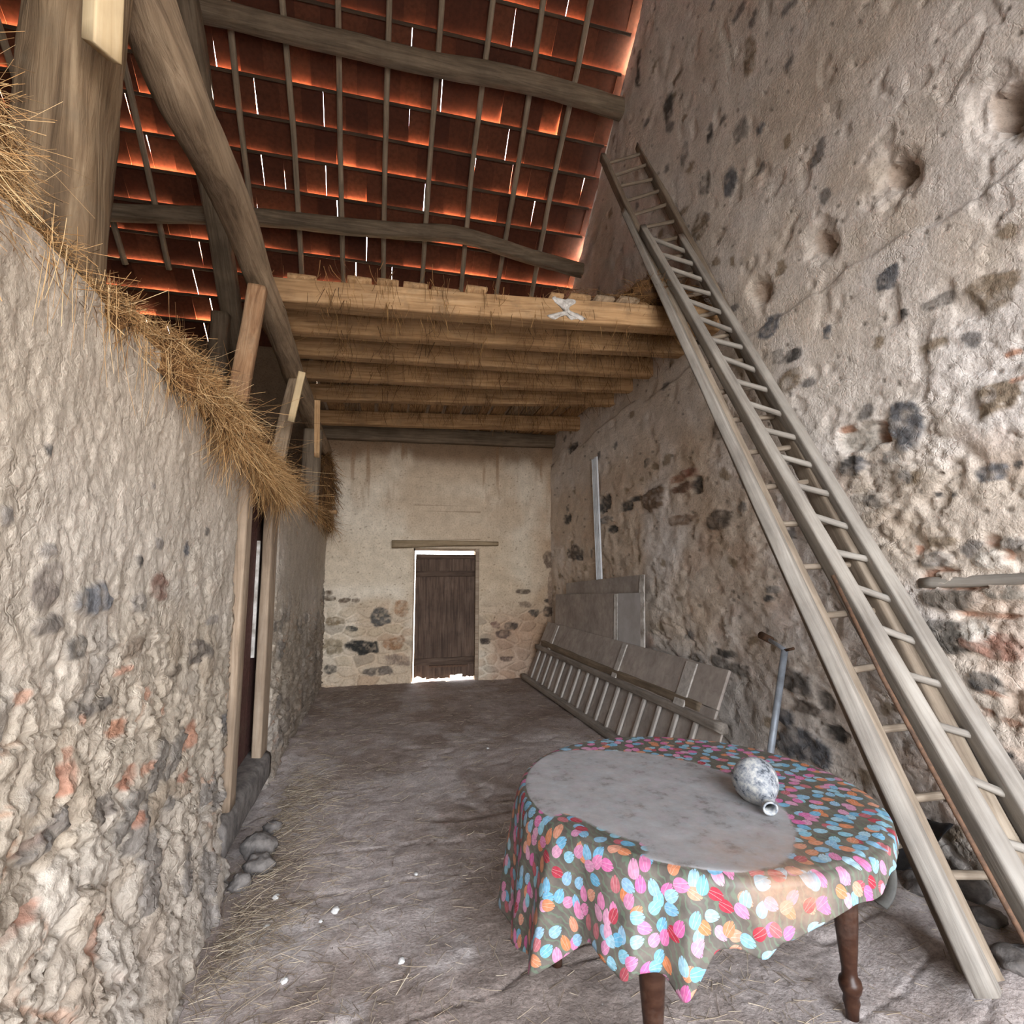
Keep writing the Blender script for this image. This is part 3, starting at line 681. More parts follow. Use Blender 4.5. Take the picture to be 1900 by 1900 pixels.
def build_roof():
    V = []; F = []; T = []
    rows = int((8.55 - RIDGE) * SN / GAUGE) + 1
    pitch = .236
    for r in range(-1, rows):
        s0 = S0 + r * GAUGE - .024; s1 = S0 + (r + 1) * GAUGE + random.uniform(-.004, .004)
        x = -5.5 + (r % 2) * .118 + random.uniform(-.02, .02)
        while x < 2.66:
            gap = random.random() < .20
            w = pitch - (random.uniform(.002, .0055) if gap else -.010)
            dx = random.uniform(-.002, .002); hd = random.uniform(-.002, .002)
            tilt = .014 * float(np.clip(2.6 * fbm(np.array([x * 1.3]), np.array([r * 2.7]), 118, 2)[0] + .08, 0, 1)) + abs(random.gauss(0, .003))
            if random.random() < .10: tilt += .012
            sk = random.uniform(-.004, .004)
            top0, top1 = hd + .011, .032 + tilt * 1.6
            b0, b1 = hd, .020 + tilt * 1.6
            n = len(V); tone = random.random()
            lift = .0 if gap else (.004 if (int(x / pitch) % 2) else 0)
            xs = (x + dx, x + dx + w)
            for (s, bb, tt, k) in ((s0, b0, top0, -sk), ((s0 + s1) / 2, (b0 + b1) / 2, (top0 + top1) / 2, 0), (s1, b1, top1, sk)):
                for xx, e in ((xs[0], 0), (xs[1], lift)):
                    V.append(rp(xx + k, s, bb + e)); V.append(rp(xx + k, s, tt + e))
            for i in (0, 4):
                F += [(n + i, n + i + 2, n + i + 6, n + i + 4), (n + i + 1, n + i + 5, n + i + 7, n + i + 3), (n + i, n + i + 4, n + i + 5, n + i + 1), (n + i + 2, n + i + 3, n + i + 7, n + i + 6)]
            F += [(n, n + 1, n + 3, n + 2), (n + 8, n + 10, n + 11, n + 9)]
            T += [tone] * 12
            x += pitch
    # front slope and ridge, never seen, closes the barn
    n = len(V)
    fr = [(-5.6, RIDGE + .06, float(roof_z(RIDGE)) + .02), (3.3, RIDGE + .06, float(roof_z(RIDGE)) + .02), (3.3, -3.6, float(roof_z(2 * RIDGE + 3.6))), (-5.6, -3.6, float(roof_z(2 * RIDGE + 3.6)))]
    for p in fr: V.append(p); V.append((p[0], p[1], p[2] + .08))
    F += [(n, n + 2, n + 4, n + 6), (n + 1, n + 7, n + 5, n + 3), (n, n + 1, n + 3, n + 2), (n + 2, n + 3, n + 5, n + 4), (n + 4, n + 5, n + 7, n + 6), (n + 6, n + 7, n + 1, n)]
    T += [.3] * 8
    me = np_mesh('ceiling', V, F, mat_tile(), False, None, T)
    me.materials.append(M['tile_top'])
    mi = np.ones(len(F), np.int32); nt_ = (len(F) - 6) // 10 * 10                # underside faces keep the sooty clay, the weather side is bright clay
    mi[0:nt_:10] = 0; mi[4:nt_:10] = 0; mi[nt_:] = 0
    me.polygons.foreach_set('material_index', mi)
    props(link_me('ceiling', me), kind='structure')
build_roof()
ORD = ['first', 'second', 'third', 'fourth', 'fifth', 'sixth', 'seventh', 'eighth', 'ninth', 'tenth', 'eleventh', 'twelfth', 'thirteenth', 'fourteenth', 'fifteenth', 'sixteenth']
# battens: one under each tile row
nb = 0
rows = [r for r in range(0, 40) if 4.9 < RIDGE + (S0 + r * GAUGE) * DY < 7.9]
for r in rows:
    s = S0 + r * GAUGE - .02
    o = beam('tile_batten', [rp(-5.15, s + .004, -.018), rp(2.56, s + .004, -.018)], .034, .028, 'batten_wood', rough=.03, step=.5, up=(0, NY, NZ), K=8)
    props(o, 'dark tile batten running across the roof, %s from the top of the picture' % ORD[nb], 'batten', 'battens under the clay tiles'); nb += 1
# rafters
rx = [2.0, 1.50, .98, .45, -.07, -.59, -1.10, -1.63, -2.15, -2.68, -3.2, -3.72, -4.25]
for i, x in enumerate(rx):
    j = lambda: random.uniform(-.025, .025)
    s_lo = 6.55
    pts = [rp(x + j(), .9, -.075), rp(x + j(), 2.4, -.072), rp(x + j(), 3.6, -.075), rp(x + j(), 4.9, -.072), rp(x + j(), s_lo, -.075)]
    o = beam('rafter', pts, .062, .07, 'rafter_wood', rough=.11, step=.07, up=(0, NY, NZ), sq=2.6, K=12)
    props(o, 'thin pale pole rafter under the tiles, %s from the right gable wall' % ORD[i], 'rafter', 'pole rafters')
# purlins
def roofpt(x, y, off): return (x, y, float(roof_z(y)) - off)
o = beam('purlin', [roofpt(-5.2, 5.26, .26), roofpt(-1.78, 5.24, .22), roofpt(-.93, 5.24, .26), roofpt(.29, 5.24, .27), roofpt(1.3, 5.22, .25), roofpt(2.0, 5.22, .29), roofpt(2.68, 5.25, .31)], .20, .22, 'roof_wood', rough=.09, sq=2.5)
props(o, 'upper round purlin log crossing the roof below the rafters', 'purlin')
o = beam('purlin', [roofpt(-5.2, 6.7, .28), roofpt(-3.17, 6.70, .28), roofpt(-1.6, 6.56, .28), roofpt(-.15, 6.52, .28), roofpt(.9, 6.47, .24), roofpt(1.7, 6.55, .28), roofpt(2.68, 6.60, .34)], .18, .19, 'roof_wood', rough=.09, sq=2.5)
props(o, 'lower bent purlin log just above the loft edge', 'purlin')
o = beam('principal_rafter', [(-1.93, 4.0, float(roof_z(4.0)) - .55), (-1.93, 5.4, float(roof_z(5.4)) - .52), (-1.98, 7.7, float(roof_z(7.7)) - .48)], .24, .26, 'roof_wood', rough=.07)
props(o, 'dark principal rafter sloping under both purlins behind the round girder', 'rafter')
o = beam('roof_post', [(-2.0, 7.0, 2.15), (-2.0, 7.0, 4.72)], .2, .2, 'roof_wood', rough=.06, up=(0, 1, 0))
props(o, 'dark upright post in the shadowed hayloft under the principal rafter', 'post')

# ------------------------------------------------------------------ girder, struts and posts on the left wall
def at_x(px, py, x=XL): return tuple(on(0, x, px, py))
gx = -.80
g = [at_x(px, py, gx) for px, py in ((274, 0), (296, 100), (345, 202), (369, 250), (397, 300), (441, 400), (476, 500), (530, 650), (580, 788))]
y0_, z0_ = g[0][1], g[0][2]; y1_, z1_ = g[-1][1], g[-1][2]
g = [(gx, -2.9, z0_ - .05), (gx, 0, z0_ - .02), (gx, y0_ - .35, z0_)] + g + [(gx, 7.95, z1_ + .02)]
o = beam('girder', g, .165, .205, 'girder_wood', rough=.12, sq=2.8, step=.04, K=28)
props(o, 'long round-edged girder log running over the left wall and carrying the loft joists', 'beam')

o = beam('support_post', [at_x(104, 540, -.91), at_x(110, 360, -.905), at_x(120, 200, -.90), at_x(150, -30, -.88), at_x(156, -110, -.87)], .21, .22, 'post_wood', rough=.17, up=(0, 1, 0), sq=3, step=.02, K=32)
props(o, 'thick split brown post standing in the hay on the left wall', 'post')
o = beam('sawn_board', [at_x(197, -90, -.745), at_x(189, 96, -.745)], .075, .05, 'sawn', rough=.008, up=(.85, -.5, 0), sq=12, cut=.45, K=16)
props(o, 'clean pale sawn board with slanted end beside the thick split post', 'board')
o = beam('strut', [at_x(440, 745, -.80), at_x(458, 650, -.79), at_x(478, 535, -.76)], .105, .085, 'red_wood', rough=.10, up=(0, 1, 0), sq=4, step=.02)
props(o, 'short reddish rotten strut leaning between hay and girder', 'strut')
o = beam('strut', [at_x(512, 880, -.80), at_x(530, 780, -.79), at_x(550, 700, -.77)], .11, .085, 'girder_wood', rough=.05, up=(0, 1, 0), sq=5, step=.03)
props(o, 'greyish strut further back between left wall and girder', 'strut')
o = beam('lath', [at_x(540, 782, -.70), at_x(561, 690, -.62)], .05, .03, 'sawn', rough=.02, up=(0, 1, 0), sq=9, step=.05)
props(o, 'pale sawn lath nailed across the greyish strut', 'lath')
o = beam('lath', [at_x(588, 848, -.615), at_x(589, 742, -.60)], .05, .03, 'loft_wood', rough=.02, up=(0, 1, 0), sq=9, step=.05)
props(o, 'thin pale upright lath hanging beside the far end of the girder', 'lath')
o = beam('support_post', [(-.80, 6.35, 2.1), (-.78, 6.3, 3.14)], .2, .2, 'roof_wood', rough=.06, up=(0, 1, 0))
props(o, 'dark stub post under the far end of the girder', 'post')
o = beam('peg', [(-.95, 7.55, 2.36), (-.585, 7.5, 2.355)], .055, .05, 'loft_wood', rough=.05)
props(o, 'short wooden peg sticking out of the hay in the far left corner', 'peg')

# ------------------------------------------------------------------ loft: joists, planks
JZ = 3.5
jo = [((520, 557), (1250, 607), .21, .16, 'foremost and deepest loft joist at the open edge'), ((537, 612), (1275, 657), .16, .13, 'second loft joist from the open edge, dark and hung with hay'),
      ((550, 655), (1225, 697), .16, .13, 'third loft joist from the open edge, clean pale face'), ((560, 700), (1185, 725), .15, .12, 'fourth loft joist from the open edge'),
      ((578, 740), (1150, 751), .14, .12, 'fifth loft joist from the open edge'), ((598, 785), (1085, 797), .14, .12, 'sixth loft joist, last before the back wall')]
LOFT_Z = 3.69
front_line = None
for i, (a, b, h, w, lab) in enumerate(jo):
    A = on(2, JZ, *a); B = on(2, JZ, *b)
    d = (B - A) / (B[0] - A[0])
    x1 = 2.72 if i != 2 else 2.70
    A0 = A + d * (-.98 - A[0]); B0 = A + d * (x1 - A[0])
    if i == 0: front_line = (A0.copy(), B0.copy())
    y0, y1 = A0[1] + w / 2, B0[1] + w / 2
    top = LOFT_Z - .002; hh = top - JZ
    zc = JZ + hh / 2
    sag = -.012
    o = beam('loft_joist', [(A0[0], y0, zc), ((A0[0] + B0[0]) / 2, (y0 + y1) / 2, zc + sag), (B0[0], y1, zc)], w, hh, 'loft_wood', rough=.035, sq=9, step=.05, K=24)
    props(o, lab, 'joist', 'loft joists')
o = beam('wall_plate', [(-.95, 7.93, 3.56), (2.7, 7.9, 3.62)], .14, .22, 'roof_wood', rough=.05, sq=5)
props(o, 'dark timber plate on top of the back wall under the loft', 'beam')
x = -.93; n = 0
while x < 2.5:
    w = random.uniform(.15, .24)
    if x + w > 2.6: break
    fy = front_line[0][1] + (front_line[1][1] - front_line[0][1]) * (x + .98) / 3.7
    y0 = fy + random.choice([-.015, .0, .02, .05, .11]); y1 = 7.85
    th = random.uniform(.026, .042)
    a = random.uniform(-.01, .01)
    nm = 'loft_plank'
    o = beam(nm, [(x + w / 2, y0, LOFT_Z + th / 2 + .002), (x + w / 2 + a, y1, LOFT_Z + th / 2 + .002)], w - random.choice([.012, .02, .035, .05]), th, 'loft_wood' if random.random() < .55 else 'girder_wood', rough=.02, sq=9, step=.25, K=16)
    props(o, 'loft floor plank laid over the joists, %s from the left girder' % ORD[n] if n < 16 else 'loft floor plank over the joists, %s from the right wall' % ['first', 'second', 'third', 'fourth', 'fifth', 'sixth'][n - 16], 'plank', 'loft floor planks'); n += 1
    x += w + random.uniform(0, .012)

# rag of web hanging over the front joist
def sheet(name, P, mat, thick=.0025, parent=None):
    P = np.asarray(P); nu, nv = P.shape[:2]; V = P.reshape(-1, 3); Q = grid_quads(nu, nv)
    o = world_mesh(name, V, Q.tolist(), mat, parent, True)
    md = o.modifiers.new('thickness', 'SOLIDIFY'); md.thickness = thick
    return o
r0 = on(1, 3.60, 1040, 562)
uu, vv_ = np.meshgrid(np.linspace(0, 1, 22), np.linspace(0, 1, 22), indexing='ij')
wid = .075 + .05 * np.sin(vv_ * 7) + .12 * sst(.7, 1, vv_)
X = r0[0] - .02 + (uu - .5) * wid * 1.4 + .05 * vv_ + .015 * fbm(uu * 4, vv_ * 4, 130)
Zr = r0[2] - vv_ * (.15 + .02 * fbm(uu * 5, vv_ * 0, 131, 2) * 4)
Yr = 3.55 - .03 * np.sin(vv_ * 3) + .06 * fbm(uu * 5, vv_ * 5, 132, 3) - .02
o = sheet('rag', np.stack([X, Yr, Zr], -1), 'rag'); props(o, 'torn greyish white rag hanging from the front loft joist', 'rag')

# ------------------------------------------------------------------ hay
M['hay'] = mat_straw('hay', [lin(74, 50, 28), lin(124, 88, 52), lin(166, 126, 80), lin(190, 152, 104), lin(212, 180, 134)])
M['hay_dark'] = mat_straw('old_hay', [lin(66, 46, 28), lin(104, 74, 44), lin(140, 104, 64), lin(170, 132, 84)])
M['litter'] = mat_straw('floor_straw', [lin(104, 90, 76), lin(142, 126, 108), lin(172, 156, 134), lin(202, 188, 166)])
def hump(y):        # height of the hay along the wall top, relative to z=2.26
    g = lambda c, w: np.exp(-((y - c) / w) ** 2)
    return .02 + .17 * sst(1.34, 1.2, y) + .05 * g(1.55, .12) + .10 * g(1.95, .25) + .14 * g(2.45, .3) + .12 * g(3.1, .35) + .07 * g(4.6, .4) + .05 * fbm(np.asarray(y) * 4, np.asarray(y) * 0, 140, 3) + .16 * sst(7.0, 7.7, y)
def build_wall_hay():
    ys = np.arange(.4, 7.95, .025); t = np.linspace(0, 1, 50)
    Yg, Tg = np.meshgrid(ys, t, indexing='ij')
    H = hump(Yg); g = lambda c, w: np.exp(-((Yg - c) / w) ** 2)
    over = .015 + .06 * g(1.0, .16) + .05 * g(1.68, .07) + .10 * g(2.12, .18) + .20 * g(2.58, .16) + .22 * g(3.2, .22) + .20 * g(3.75, .35) + .07 * g(4.5, .3) + .14 * g(7.6, .4) + .05 * fbm(Yg * 8, Yg * 0, 141, 2)
    out = .035 + .11 * sst(.03, .16, over)                                  # how far it bulges past the wall face
    q = np.clip((Tg - .6) / .4, 0, 1) * PI / 2; e = np.clip(Tg / .6, 0, 1)
    xe = -.80
    xs = np.where(Tg < .6, -4.9 + e ** .45 * (4.9 + xe - .10), xe - .10 + (.10 + out) * np.sin(q))
    zs = np.where(Tg < .6, 2.20 + (H + .06) * sst(.55, 1, e), 2.26 + H - (H + over) * (1 - np.cos(q)))
    nn = fbm(Yg * 8 + xs * 4, xs * 8 + zs * 8, 142, 4, .65)
    xs = xs + nn * .11 * (Tg > .55); zs = zs + nn * .13
    P = np.stack([xs, Yg, zs], -1).reshape(-1, 3)
    base = (P, grid_quads(len(ys), len(t)), np.clip(.10 + .5 * fbm(Yg * 40, Tg * 40, 143, 2).ravel(), 0, .35))
    parts = [base]
    ov = over[:, 0]
    def scatter(n, ylo, yhi, tl, th, down, ln, w, droop, ton, thr=None, spread=1.0):
        yi = RNG.uniform(ylo, yhi, n); ti = RNG.uniform(tl, th, n)
        ii = np.clip(((yi - .4) / .025).astype(int), 0, len(ys) - 1); jj = np.clip((ti * 49).astype(int), 0, 49)
        if thr is not None:
            k = RNG.random(n) < sst(thr[0], thr[1], ov[ii]); ii, jj = ii[k], jj[k]; n = len(ii)
        R = P.reshape(len(ys), len(t), 3)[ii, jj] + RNG.normal(size=(n, 3)) * .012
        d = np.stack([RNG.normal(size=n) * .8 * spread + .05, RNG.normal(size=n) * 1.4 * spread, RNG.normal(size=n) * 1.0 * spread - down * .6], -1)
        return straws(R, d, RNG.uniform(*ln, n) , RNG.uniform(*w, n), droop, 3, np.clip(RNG.normal(ton, .26, n), 0, 1), .8)
    parts.append(scatter(19000, 1.0, 4.95, .52, 1.0, .15, (.025, .09), (.0006, .0014), .3, .5))
    parts.append(scatter(7000, 1.0, 4.9, .70, 1.0, .8, (.04, .13), (.0006, .0013), .3, .58, (.02, .12)))
    parts.append(scatter(5000, 2.4, 4.7, .80, 1.0, 1.9, (.06, .22), (.0006, .0013), .2, .55, (.06, .18), .7))
    parts.append(scatter(3400, .95, 1.28, .60, 1.0, .6, (.03, .10), (.0005, .0011), .3, .66))
    parts.append(scatter(4500, 4.9, 7.9, .5, 1.0, .5, (.06, .18), (.0012, .0024), .35, .45))
    n = 90                                                                # single stalks hanging down the render
    yi = RNG.uniform(1.25, 2.9, n); R = np.stack([np.full(n, -.71) + RNG.normal(size=n) * .01, yi, 2.24 + RNG.normal(size=n) * .03], -1)
    d = np.stack([RNG.normal(size=n) * .04 + .02, RNG.normal(size=n) * .12, -np.ones(n)], -1)
    parts.append(straws(R, d, RNG.uniform(.05, .26, n), .0007, 0, 4, RNG.uniform(.5, 1, n), .1))
    V, Q, T = merge(parts)
    o = link_me('hay', np_mesh('hay', V, Q, 'hay', True, None, T))
    props(o, 'golden hay heaped along the top of the left wall and spilling over it', 'hay', kind='stuff')
build_wall_hay()
def hay_heap(name, label, cx, cy, cz, rx, ry, rz, n, mat, ln=(.06, .16), w=(.0012, .0026), down=.3, squash=0):
    th = np.linspace(0, 2 * PI, 41)[:-1]; ph = np.linspace(-PI / 2 * .98, PI / 2 * .98, 24)
    A, B = np.meshgrid(th, ph, indexing='ij')
    k = 1 + .5 * fbm(np.cos(A) * 2 + B, np.sin(A) * 2 + B * 1.7 + cx, 150, 4)
    P = np.stack([cx + rx * k * np.cos(A) * np.cos(B), cy + ry * k * np.sin(A) * np.cos(B), cz + rz * k * np.sin(B)], -1)
    Pc = np.concatenate([P, P[:1]], 0); nu, nv = Pc.shape[:2]
    base = (Pc.reshape(-1, 3), grid_quads(nu, nv), np.clip(RNG.normal(.15, .1, nu * nv), 0, .4))
    i = RNG.integers(0, 40, n); j = RNG.integers(0, 24, n)
    R = P[i, j]; d = (R - np.array([cx, cy, cz])) * .6 / np.array([rx, ry, rz]) + RNG.normal(size=(n, 3)) * .6; d[:, 2] -= down
    s = straws(R, d, RNG.uniform(*ln, n), RNG.uniform(*w, n), .3, 3, np.clip(RNG.normal(.55, .22, n), 0, 1), .25)
    V, Q, T = merge([base, s])
    return props(link_me(name, np_mesh(name, V, Q, mat, True, None, T)), label, 'hay', kind='stuff')
hay_heap('hay_heap', 'dark brown hay heap on the loft edge beside the ladders', 2.25, 3.95, LOFT_Z + .10, .38, .28, .15, 1800, 'hay_dark')
hay_heap('hay_clump', 'dark matted hay hanging down the far left corner', -.80, 7.62, 2.72, .15, .20, .42, 1500, 'hay_dark', (.08, .2), (.002, .004), .9)
def loft_strings():
    parts = []
    n = 3200
    k = RNG.integers(0, 5, n); x = RNG.uniform(-.6, 2.55, n)
    x = np.where(RNG.random(n) < .6, np.round(x * 2.6) / 2.6 + RNG.normal(size=n) * .06, x)
    yy = np.array([3.98, 4.5, 5.05, 5.7, 6.5])[k] + RNG.normal(size=n) * .16
    zz = np.where(RNG.random(n) < .5, LOFT_Z - .005, JZ + .02)
    d = np.stack([RNG.normal(size=n) * .25, RNG.normal(size=n) * .25, -np.ones(n)], -1)
    parts.append(straws(np.stack([x, yy, zz], -1), d, RNG.uniform(.05, .19, n), RNG.uniform(.001, .003, n), 0, 3, None, .3))
    # straw over the open edge
    n = 500; x = RNG.uniform(1.3, 2.5, n) ; yy = front_line[0][1] + (front_line[1][1] - front_line[0][1]) * (x + .98) / 3.7
    R = np.stack([x, yy + RNG.uniform(-.01, .2, n), np.full(n, LOFT_Z + .045) + RNG.random(n) * .02], -1)
    d = np.stack([RNG.normal(size=n), RNG.normal(size=n) - .3, RNG.normal(size=n) * .25], -1)
    parts.append(straws(R, d, RNG.uniform(.04, .15, n), RNG.uniform(.001, .002, n), .25, 3, None, .3))
    V, Q, T = merge(parts)
    props(link_me('hanging_hay', np_mesh('hanging_hay', V, Q, 'hay_dark', True, None, T)), 'wisps of old hay and web hanging between the loft joists', 'hay', kind='stuff')
loft_strings()
def floor_straw():
    n = 11000
    x = RNG.uniform(-.72, 2.5, n); y = .9 + 7.0 * RNG.random(n) ** 1.5
    dens = np.clip(.25 + .8 * sst(.5, -.6, x) + .5 * (fbm(x * 1.6, y * 1.6, 160, 2) > .06), 0, 1)
    k = RNG.random(n) < dens; x, y = x[k], y[k]; n = len(x)
    z = floor_h(x, y) + .004
    a = RNG.normal(.25, 1.3, n); d = np.stack([np.cos(a), np.sin(a), RNG.normal(size=n) * .06 + .02], -1)
    P1 = straws(np.stack([x, y, z], -1), d, RNG.uniform(.02, .10, n), RNG.uniform(.0007, .0016, n), .0, 2, None, .15)
    m = 1500                                                              # heaps at the foot of the left wall
    y = RNG.choice([2.5, 2.75, 3.35, 3.9, 4.3], m) + RNG.normal(size=m) * .22; x = -.62 + np.abs(RNG.normal(size=m)) * .16
    z = floor_h(x, y) + .004 + RNG.random(m) * .025
    a = RNG.normal(.4, .9, m); d = np.stack([np.cos(a), np.sin(a), RNG.normal(size=m) * .18], -1)
    P2 = straws(np.stack([x, y, z], -1), d, RNG.uniform(.04, .17, m), RNG.uniform(.0007, .0015, m), .1, 3, None, .2)
    V, Q, T = merge([P1, P2])
    props(link_me('floor_straw', np_mesh('floor_straw', V, Q, 'litter', True, None, T)), 'loose straw scattered over the trodden earth floor', 'straw', kind='stuff')
floor_straw()

# ------------------------------------------------------------------ doors
def board_leaf(mb, x0, x1, n, y0, y1, z0, zf):
    w = (x1 - x0) / n
    for i in range(n):
        mb.box((x0 + i * w + .003, y0 + random.uniform(-.003, .003), z0[i] if isinstance(z0, list) else z0), (x0 + (i + 1) * w - .003, y1, zf))
dr = thing('door_1', 'dark brown plank door ajar in the back wall, daylight round its edges', 'door', ((DX0 + DX1) / 2, YB + .1, 0)); props(dr, kind='structure')
mb = MB(); mb.box((DX0 - .0, YB + .08, 0), (DX0 + .025, YB + .2, DZ1)); mb.box((DX1 - .05, YB + .02, 0), (DX1, YB + .2, DZ1)); mb.box((DX0, YB + .08, DZ1 - .03), (DX1, YB + .2, DZ1)); mb.obj('door_frame', 'frame_wood', dr)
LX0, LX1 = DX0 + .040, DX1 - .045
mb = MB(); nb_ = 5; w = (LX1 - LX0) / nb_
random.seed(5)
for i in range(nb_):                                                      # boards with broken, rotten feet
    xa, xb = LX0 + i * w + .0003, LX0 + (i + 1) * w - .0003; k = 9
    xs = np.linspace(xa, xb, k); base = [.03, .012, .02, .05, .03][i]
    zb = base + .05 * np.abs(fbm(xs * 14, xs * 0 + i, 170, 3)) * 2
    n0 = len(mb.V); V = []
    for y in (YB + .11, YB + .14):
        for q in range(k): V.append((xs[q], y, zb[q])); V.append((xs[q], y, DZ1 - .085))
    F = []
    for q in range(k - 1):
        F.append((2 * q, 2 * q + 2, 2 * q + 3, 2 * q + 1)); o_ = 2 * k; F.append((o_ + 2 * q, o_ + 2 * q + 1, o_ + 2 * q + 3, o_ + 2 * q + 2))
        F.append((2 * q, o_ + 2 * q, o_ + 2 * q + 2, 2 * q + 2)); F.append((2 * q + 1, 2 * q + 3, o_ + 2 * q + 3, o_ + 2 * q + 1))
    F.append((0, 1, 2 * k + 1, 2 * k)); F.append((2 * k - 2, 4 * k - 2, 4 * k - 1, 2 * k - 1))
    mb.add(V, F)
leaf = mb.obj('leaf', 'door_board', dr)
for zc, hh in ((1.54, .085), (.27, .10), (1.79, .06)):
    beam('cross_rail', [(LX0 + .005, YB + .094, zc), (LX1 - .005, YB + .094, zc + .01)], .03, hh, 'door_wood', dr, rough=.02, sq=9)
mb = MB(); mb.box((LX0 + .22, YB + .076, .19), (LX1 - .1, YB + .109, .215)); mb.obj('strap', 'rust', dr)
random.seed(21)
o = beam('lintel', [tuple(on(1, YB - .03, 727, 1010)), tuple(on(1, YB - .03, 830, 1008)), tuple(on(1, YB - .03, 924, 1009))], .16, .115, 'lintel', rough=.05, sq=4, tap=(1.0, .55))
props(o, 'old oak lintel over the back door, tapering to the right', 'lintel')

# stable door in the left wall
sd = thing('door_2', 'tall narrow stable doorway with red brown door in the left wall', 'door', (XL, 3.75, .3)); props(sd, kind='structure')
beam('jamb', [(-.765, 3.25, .30), (-.76, 3.24, 2.16)], .10, .13, 'frame_wood', sd, rough=.03, up=(0, 1, 0), sq=9)
beam('jamb', [(-.775, 4.19, .26), (-.775, 4.18, 2.16)], .065, .22, 'frame_wood', sd, rough=.03, up=(0, 1, 0), sq=9)
beam('head', [(-.84, 3.15, 2.16), (-.84, 4.3, 2.17)], .2, .12, 'frame_wood', sd, rough=.04)
mb = MB()
for i in range(5): mb.box((-.875, 3.18 + i * .222, .29), (-.845, 3.18 + (i + 1) * .222 - .004, 2.1))
mb.obj('leaf', 'oxblood', sd)
mb = MB(); mb.box((-.843, 4.085, .95), (-.822, 4.105, 1.75)); lf = mb.obj('edge_strip', 'white_paint', sd); lf['label'] = 'narrow upright white strip in the doorway'  # narrow white upright strip just in front of the leaf
beam('sill', [(-.86, 3.10, .17), (-.86, 4.26, .19)], .30, .22, 'stone', sd, rough=.06, sq=5)

# ------------------------------------------------------------------ ladders
def on_y(px, py, y): return on(1, y, px, py)
def ladder(name, label, L, Rr, nr, t0, t1, rail, mat, rung_r, sidefix=None):
    base = [(L[0][i] + Rr[0][i]) / 2 for i in range(3)]
    t = thing(name, label, 'ladder', base)
    nrm = (Vector(L[1]) - Vector(L[0])).normalized(); ax = (Vector(Rr[0]) - Vector(L[0])).normalized(); out = nrm.cross(ax)
    for p in (L, Rr):
        beam('rail', p, rail[0], rail[1], mat, t, rough=.03, sq=7, up=tuple(out), step=.08, tap=(1.12, .72), K=16)
    for i in range(nr):
        f = t0 + (t1 - t0) * i / (nr - 1)
        a = Vector(L[0]).lerp(Vector(L[1]), f); b = Vector(Rr[0]).lerp(Vector(Rr[1]), f - (sidefix or 0))
        e = (b - a).normalized()
        a2 = a + e * .01; b2 = b - e * .012
        j = Vector((0, 0, random.uniform(-.012, .012)))
        beam('rung', [a2 + j, b2 - j], rung_r * 2, rung_r * 2.0, mat, t, rough=.05, sq=2.4, step=.06, up=(0, .4, 1), K=10)
    return t
def foot(px0, py0, px1, py1, y): return on(1, y, px1 + (px1 - px0) / (py1 - py0) * 0, py1)
ladder('ladder', 'long brown ladder against the loft with both dark tops showing near the roof', [tuple(on(2, .07, 1822, 1818)), tuple(on(0, 2.22, 1118, 292))], [tuple(on(2, .06, 1985, 1812)), tuple(on(0, 2.62, 1184, 272))], 24, .045, .975, (.07, .12), 'ladder_brown', .017)
Lf = on(2, .05, 2000, 1850); Rf = on(2, .06, 2105, 1850)
ladder('ladder', 'shorter pale grey ladder in front of the long one, leaning on its right half', [tuple(Lf), tuple(on(0, 2.17, 1192, 425))], [tuple(Rf), tuple(on(0, 2.47, 1262, 442))], 22, .05, .97, (.075, .115), 'ladder_grey', .017, .012)
o = world_mesh('iron_rod', *tube_vf([tuple(on(0, 2.22, 1545, 1068)), tuple(on(0, 2.24, 1640, 1262)), tuple(on(0, 2.26, 1900, 1742)), tuple(on(0, 2.27, 1945, 1822))], .010, 10), 'rust', None, True)
props(o, 'thin rusty iron rod lying along the gap between the ladders', 'rod')
# plank lying on the long ladder's left rail
o = beam('plank', [tuple(on(2, .10, 1802, 1805) + np.array([-.05, -.09, 0])), tuple(on(0, 2.12, 1160, 396))], .065, .135, 'ladder_grey', rough=.03, sq=7, up=(-.75, -.5, .3), step=.08, tap=(1.15, .75))
props(o, 'long dusty plank lying on the left rail of the long ladder, foot by the table', 'plank')

# ------------------------------------------------------------------ things along the right wall
def quad_panel(mb, a, b, c, d, th, nrm):
    P = [Vector(p) for p in (a, b, c, d)]; n = Vector(nrm).normalized() * th
    V = P + [p + n for p in P]
    mb.add(V, [(0, 1, 2, 3), (7, 6, 5, 4), (0, 4, 5, 1), (1, 5, 6, 2), (2, 6, 7, 3), (3, 7, 4, 0)])
def panel(name, a, b, c, d, th, nrm, mat, parent=None):
    mb = MB(); quad_panel(mb, a, b, c, d, th, nrm); o = mb.obj(name, mat, parent)
    bv = o.modifiers.new('edge', 'BEVEL'); bv.width = .004; bv.segments = 2
    return o
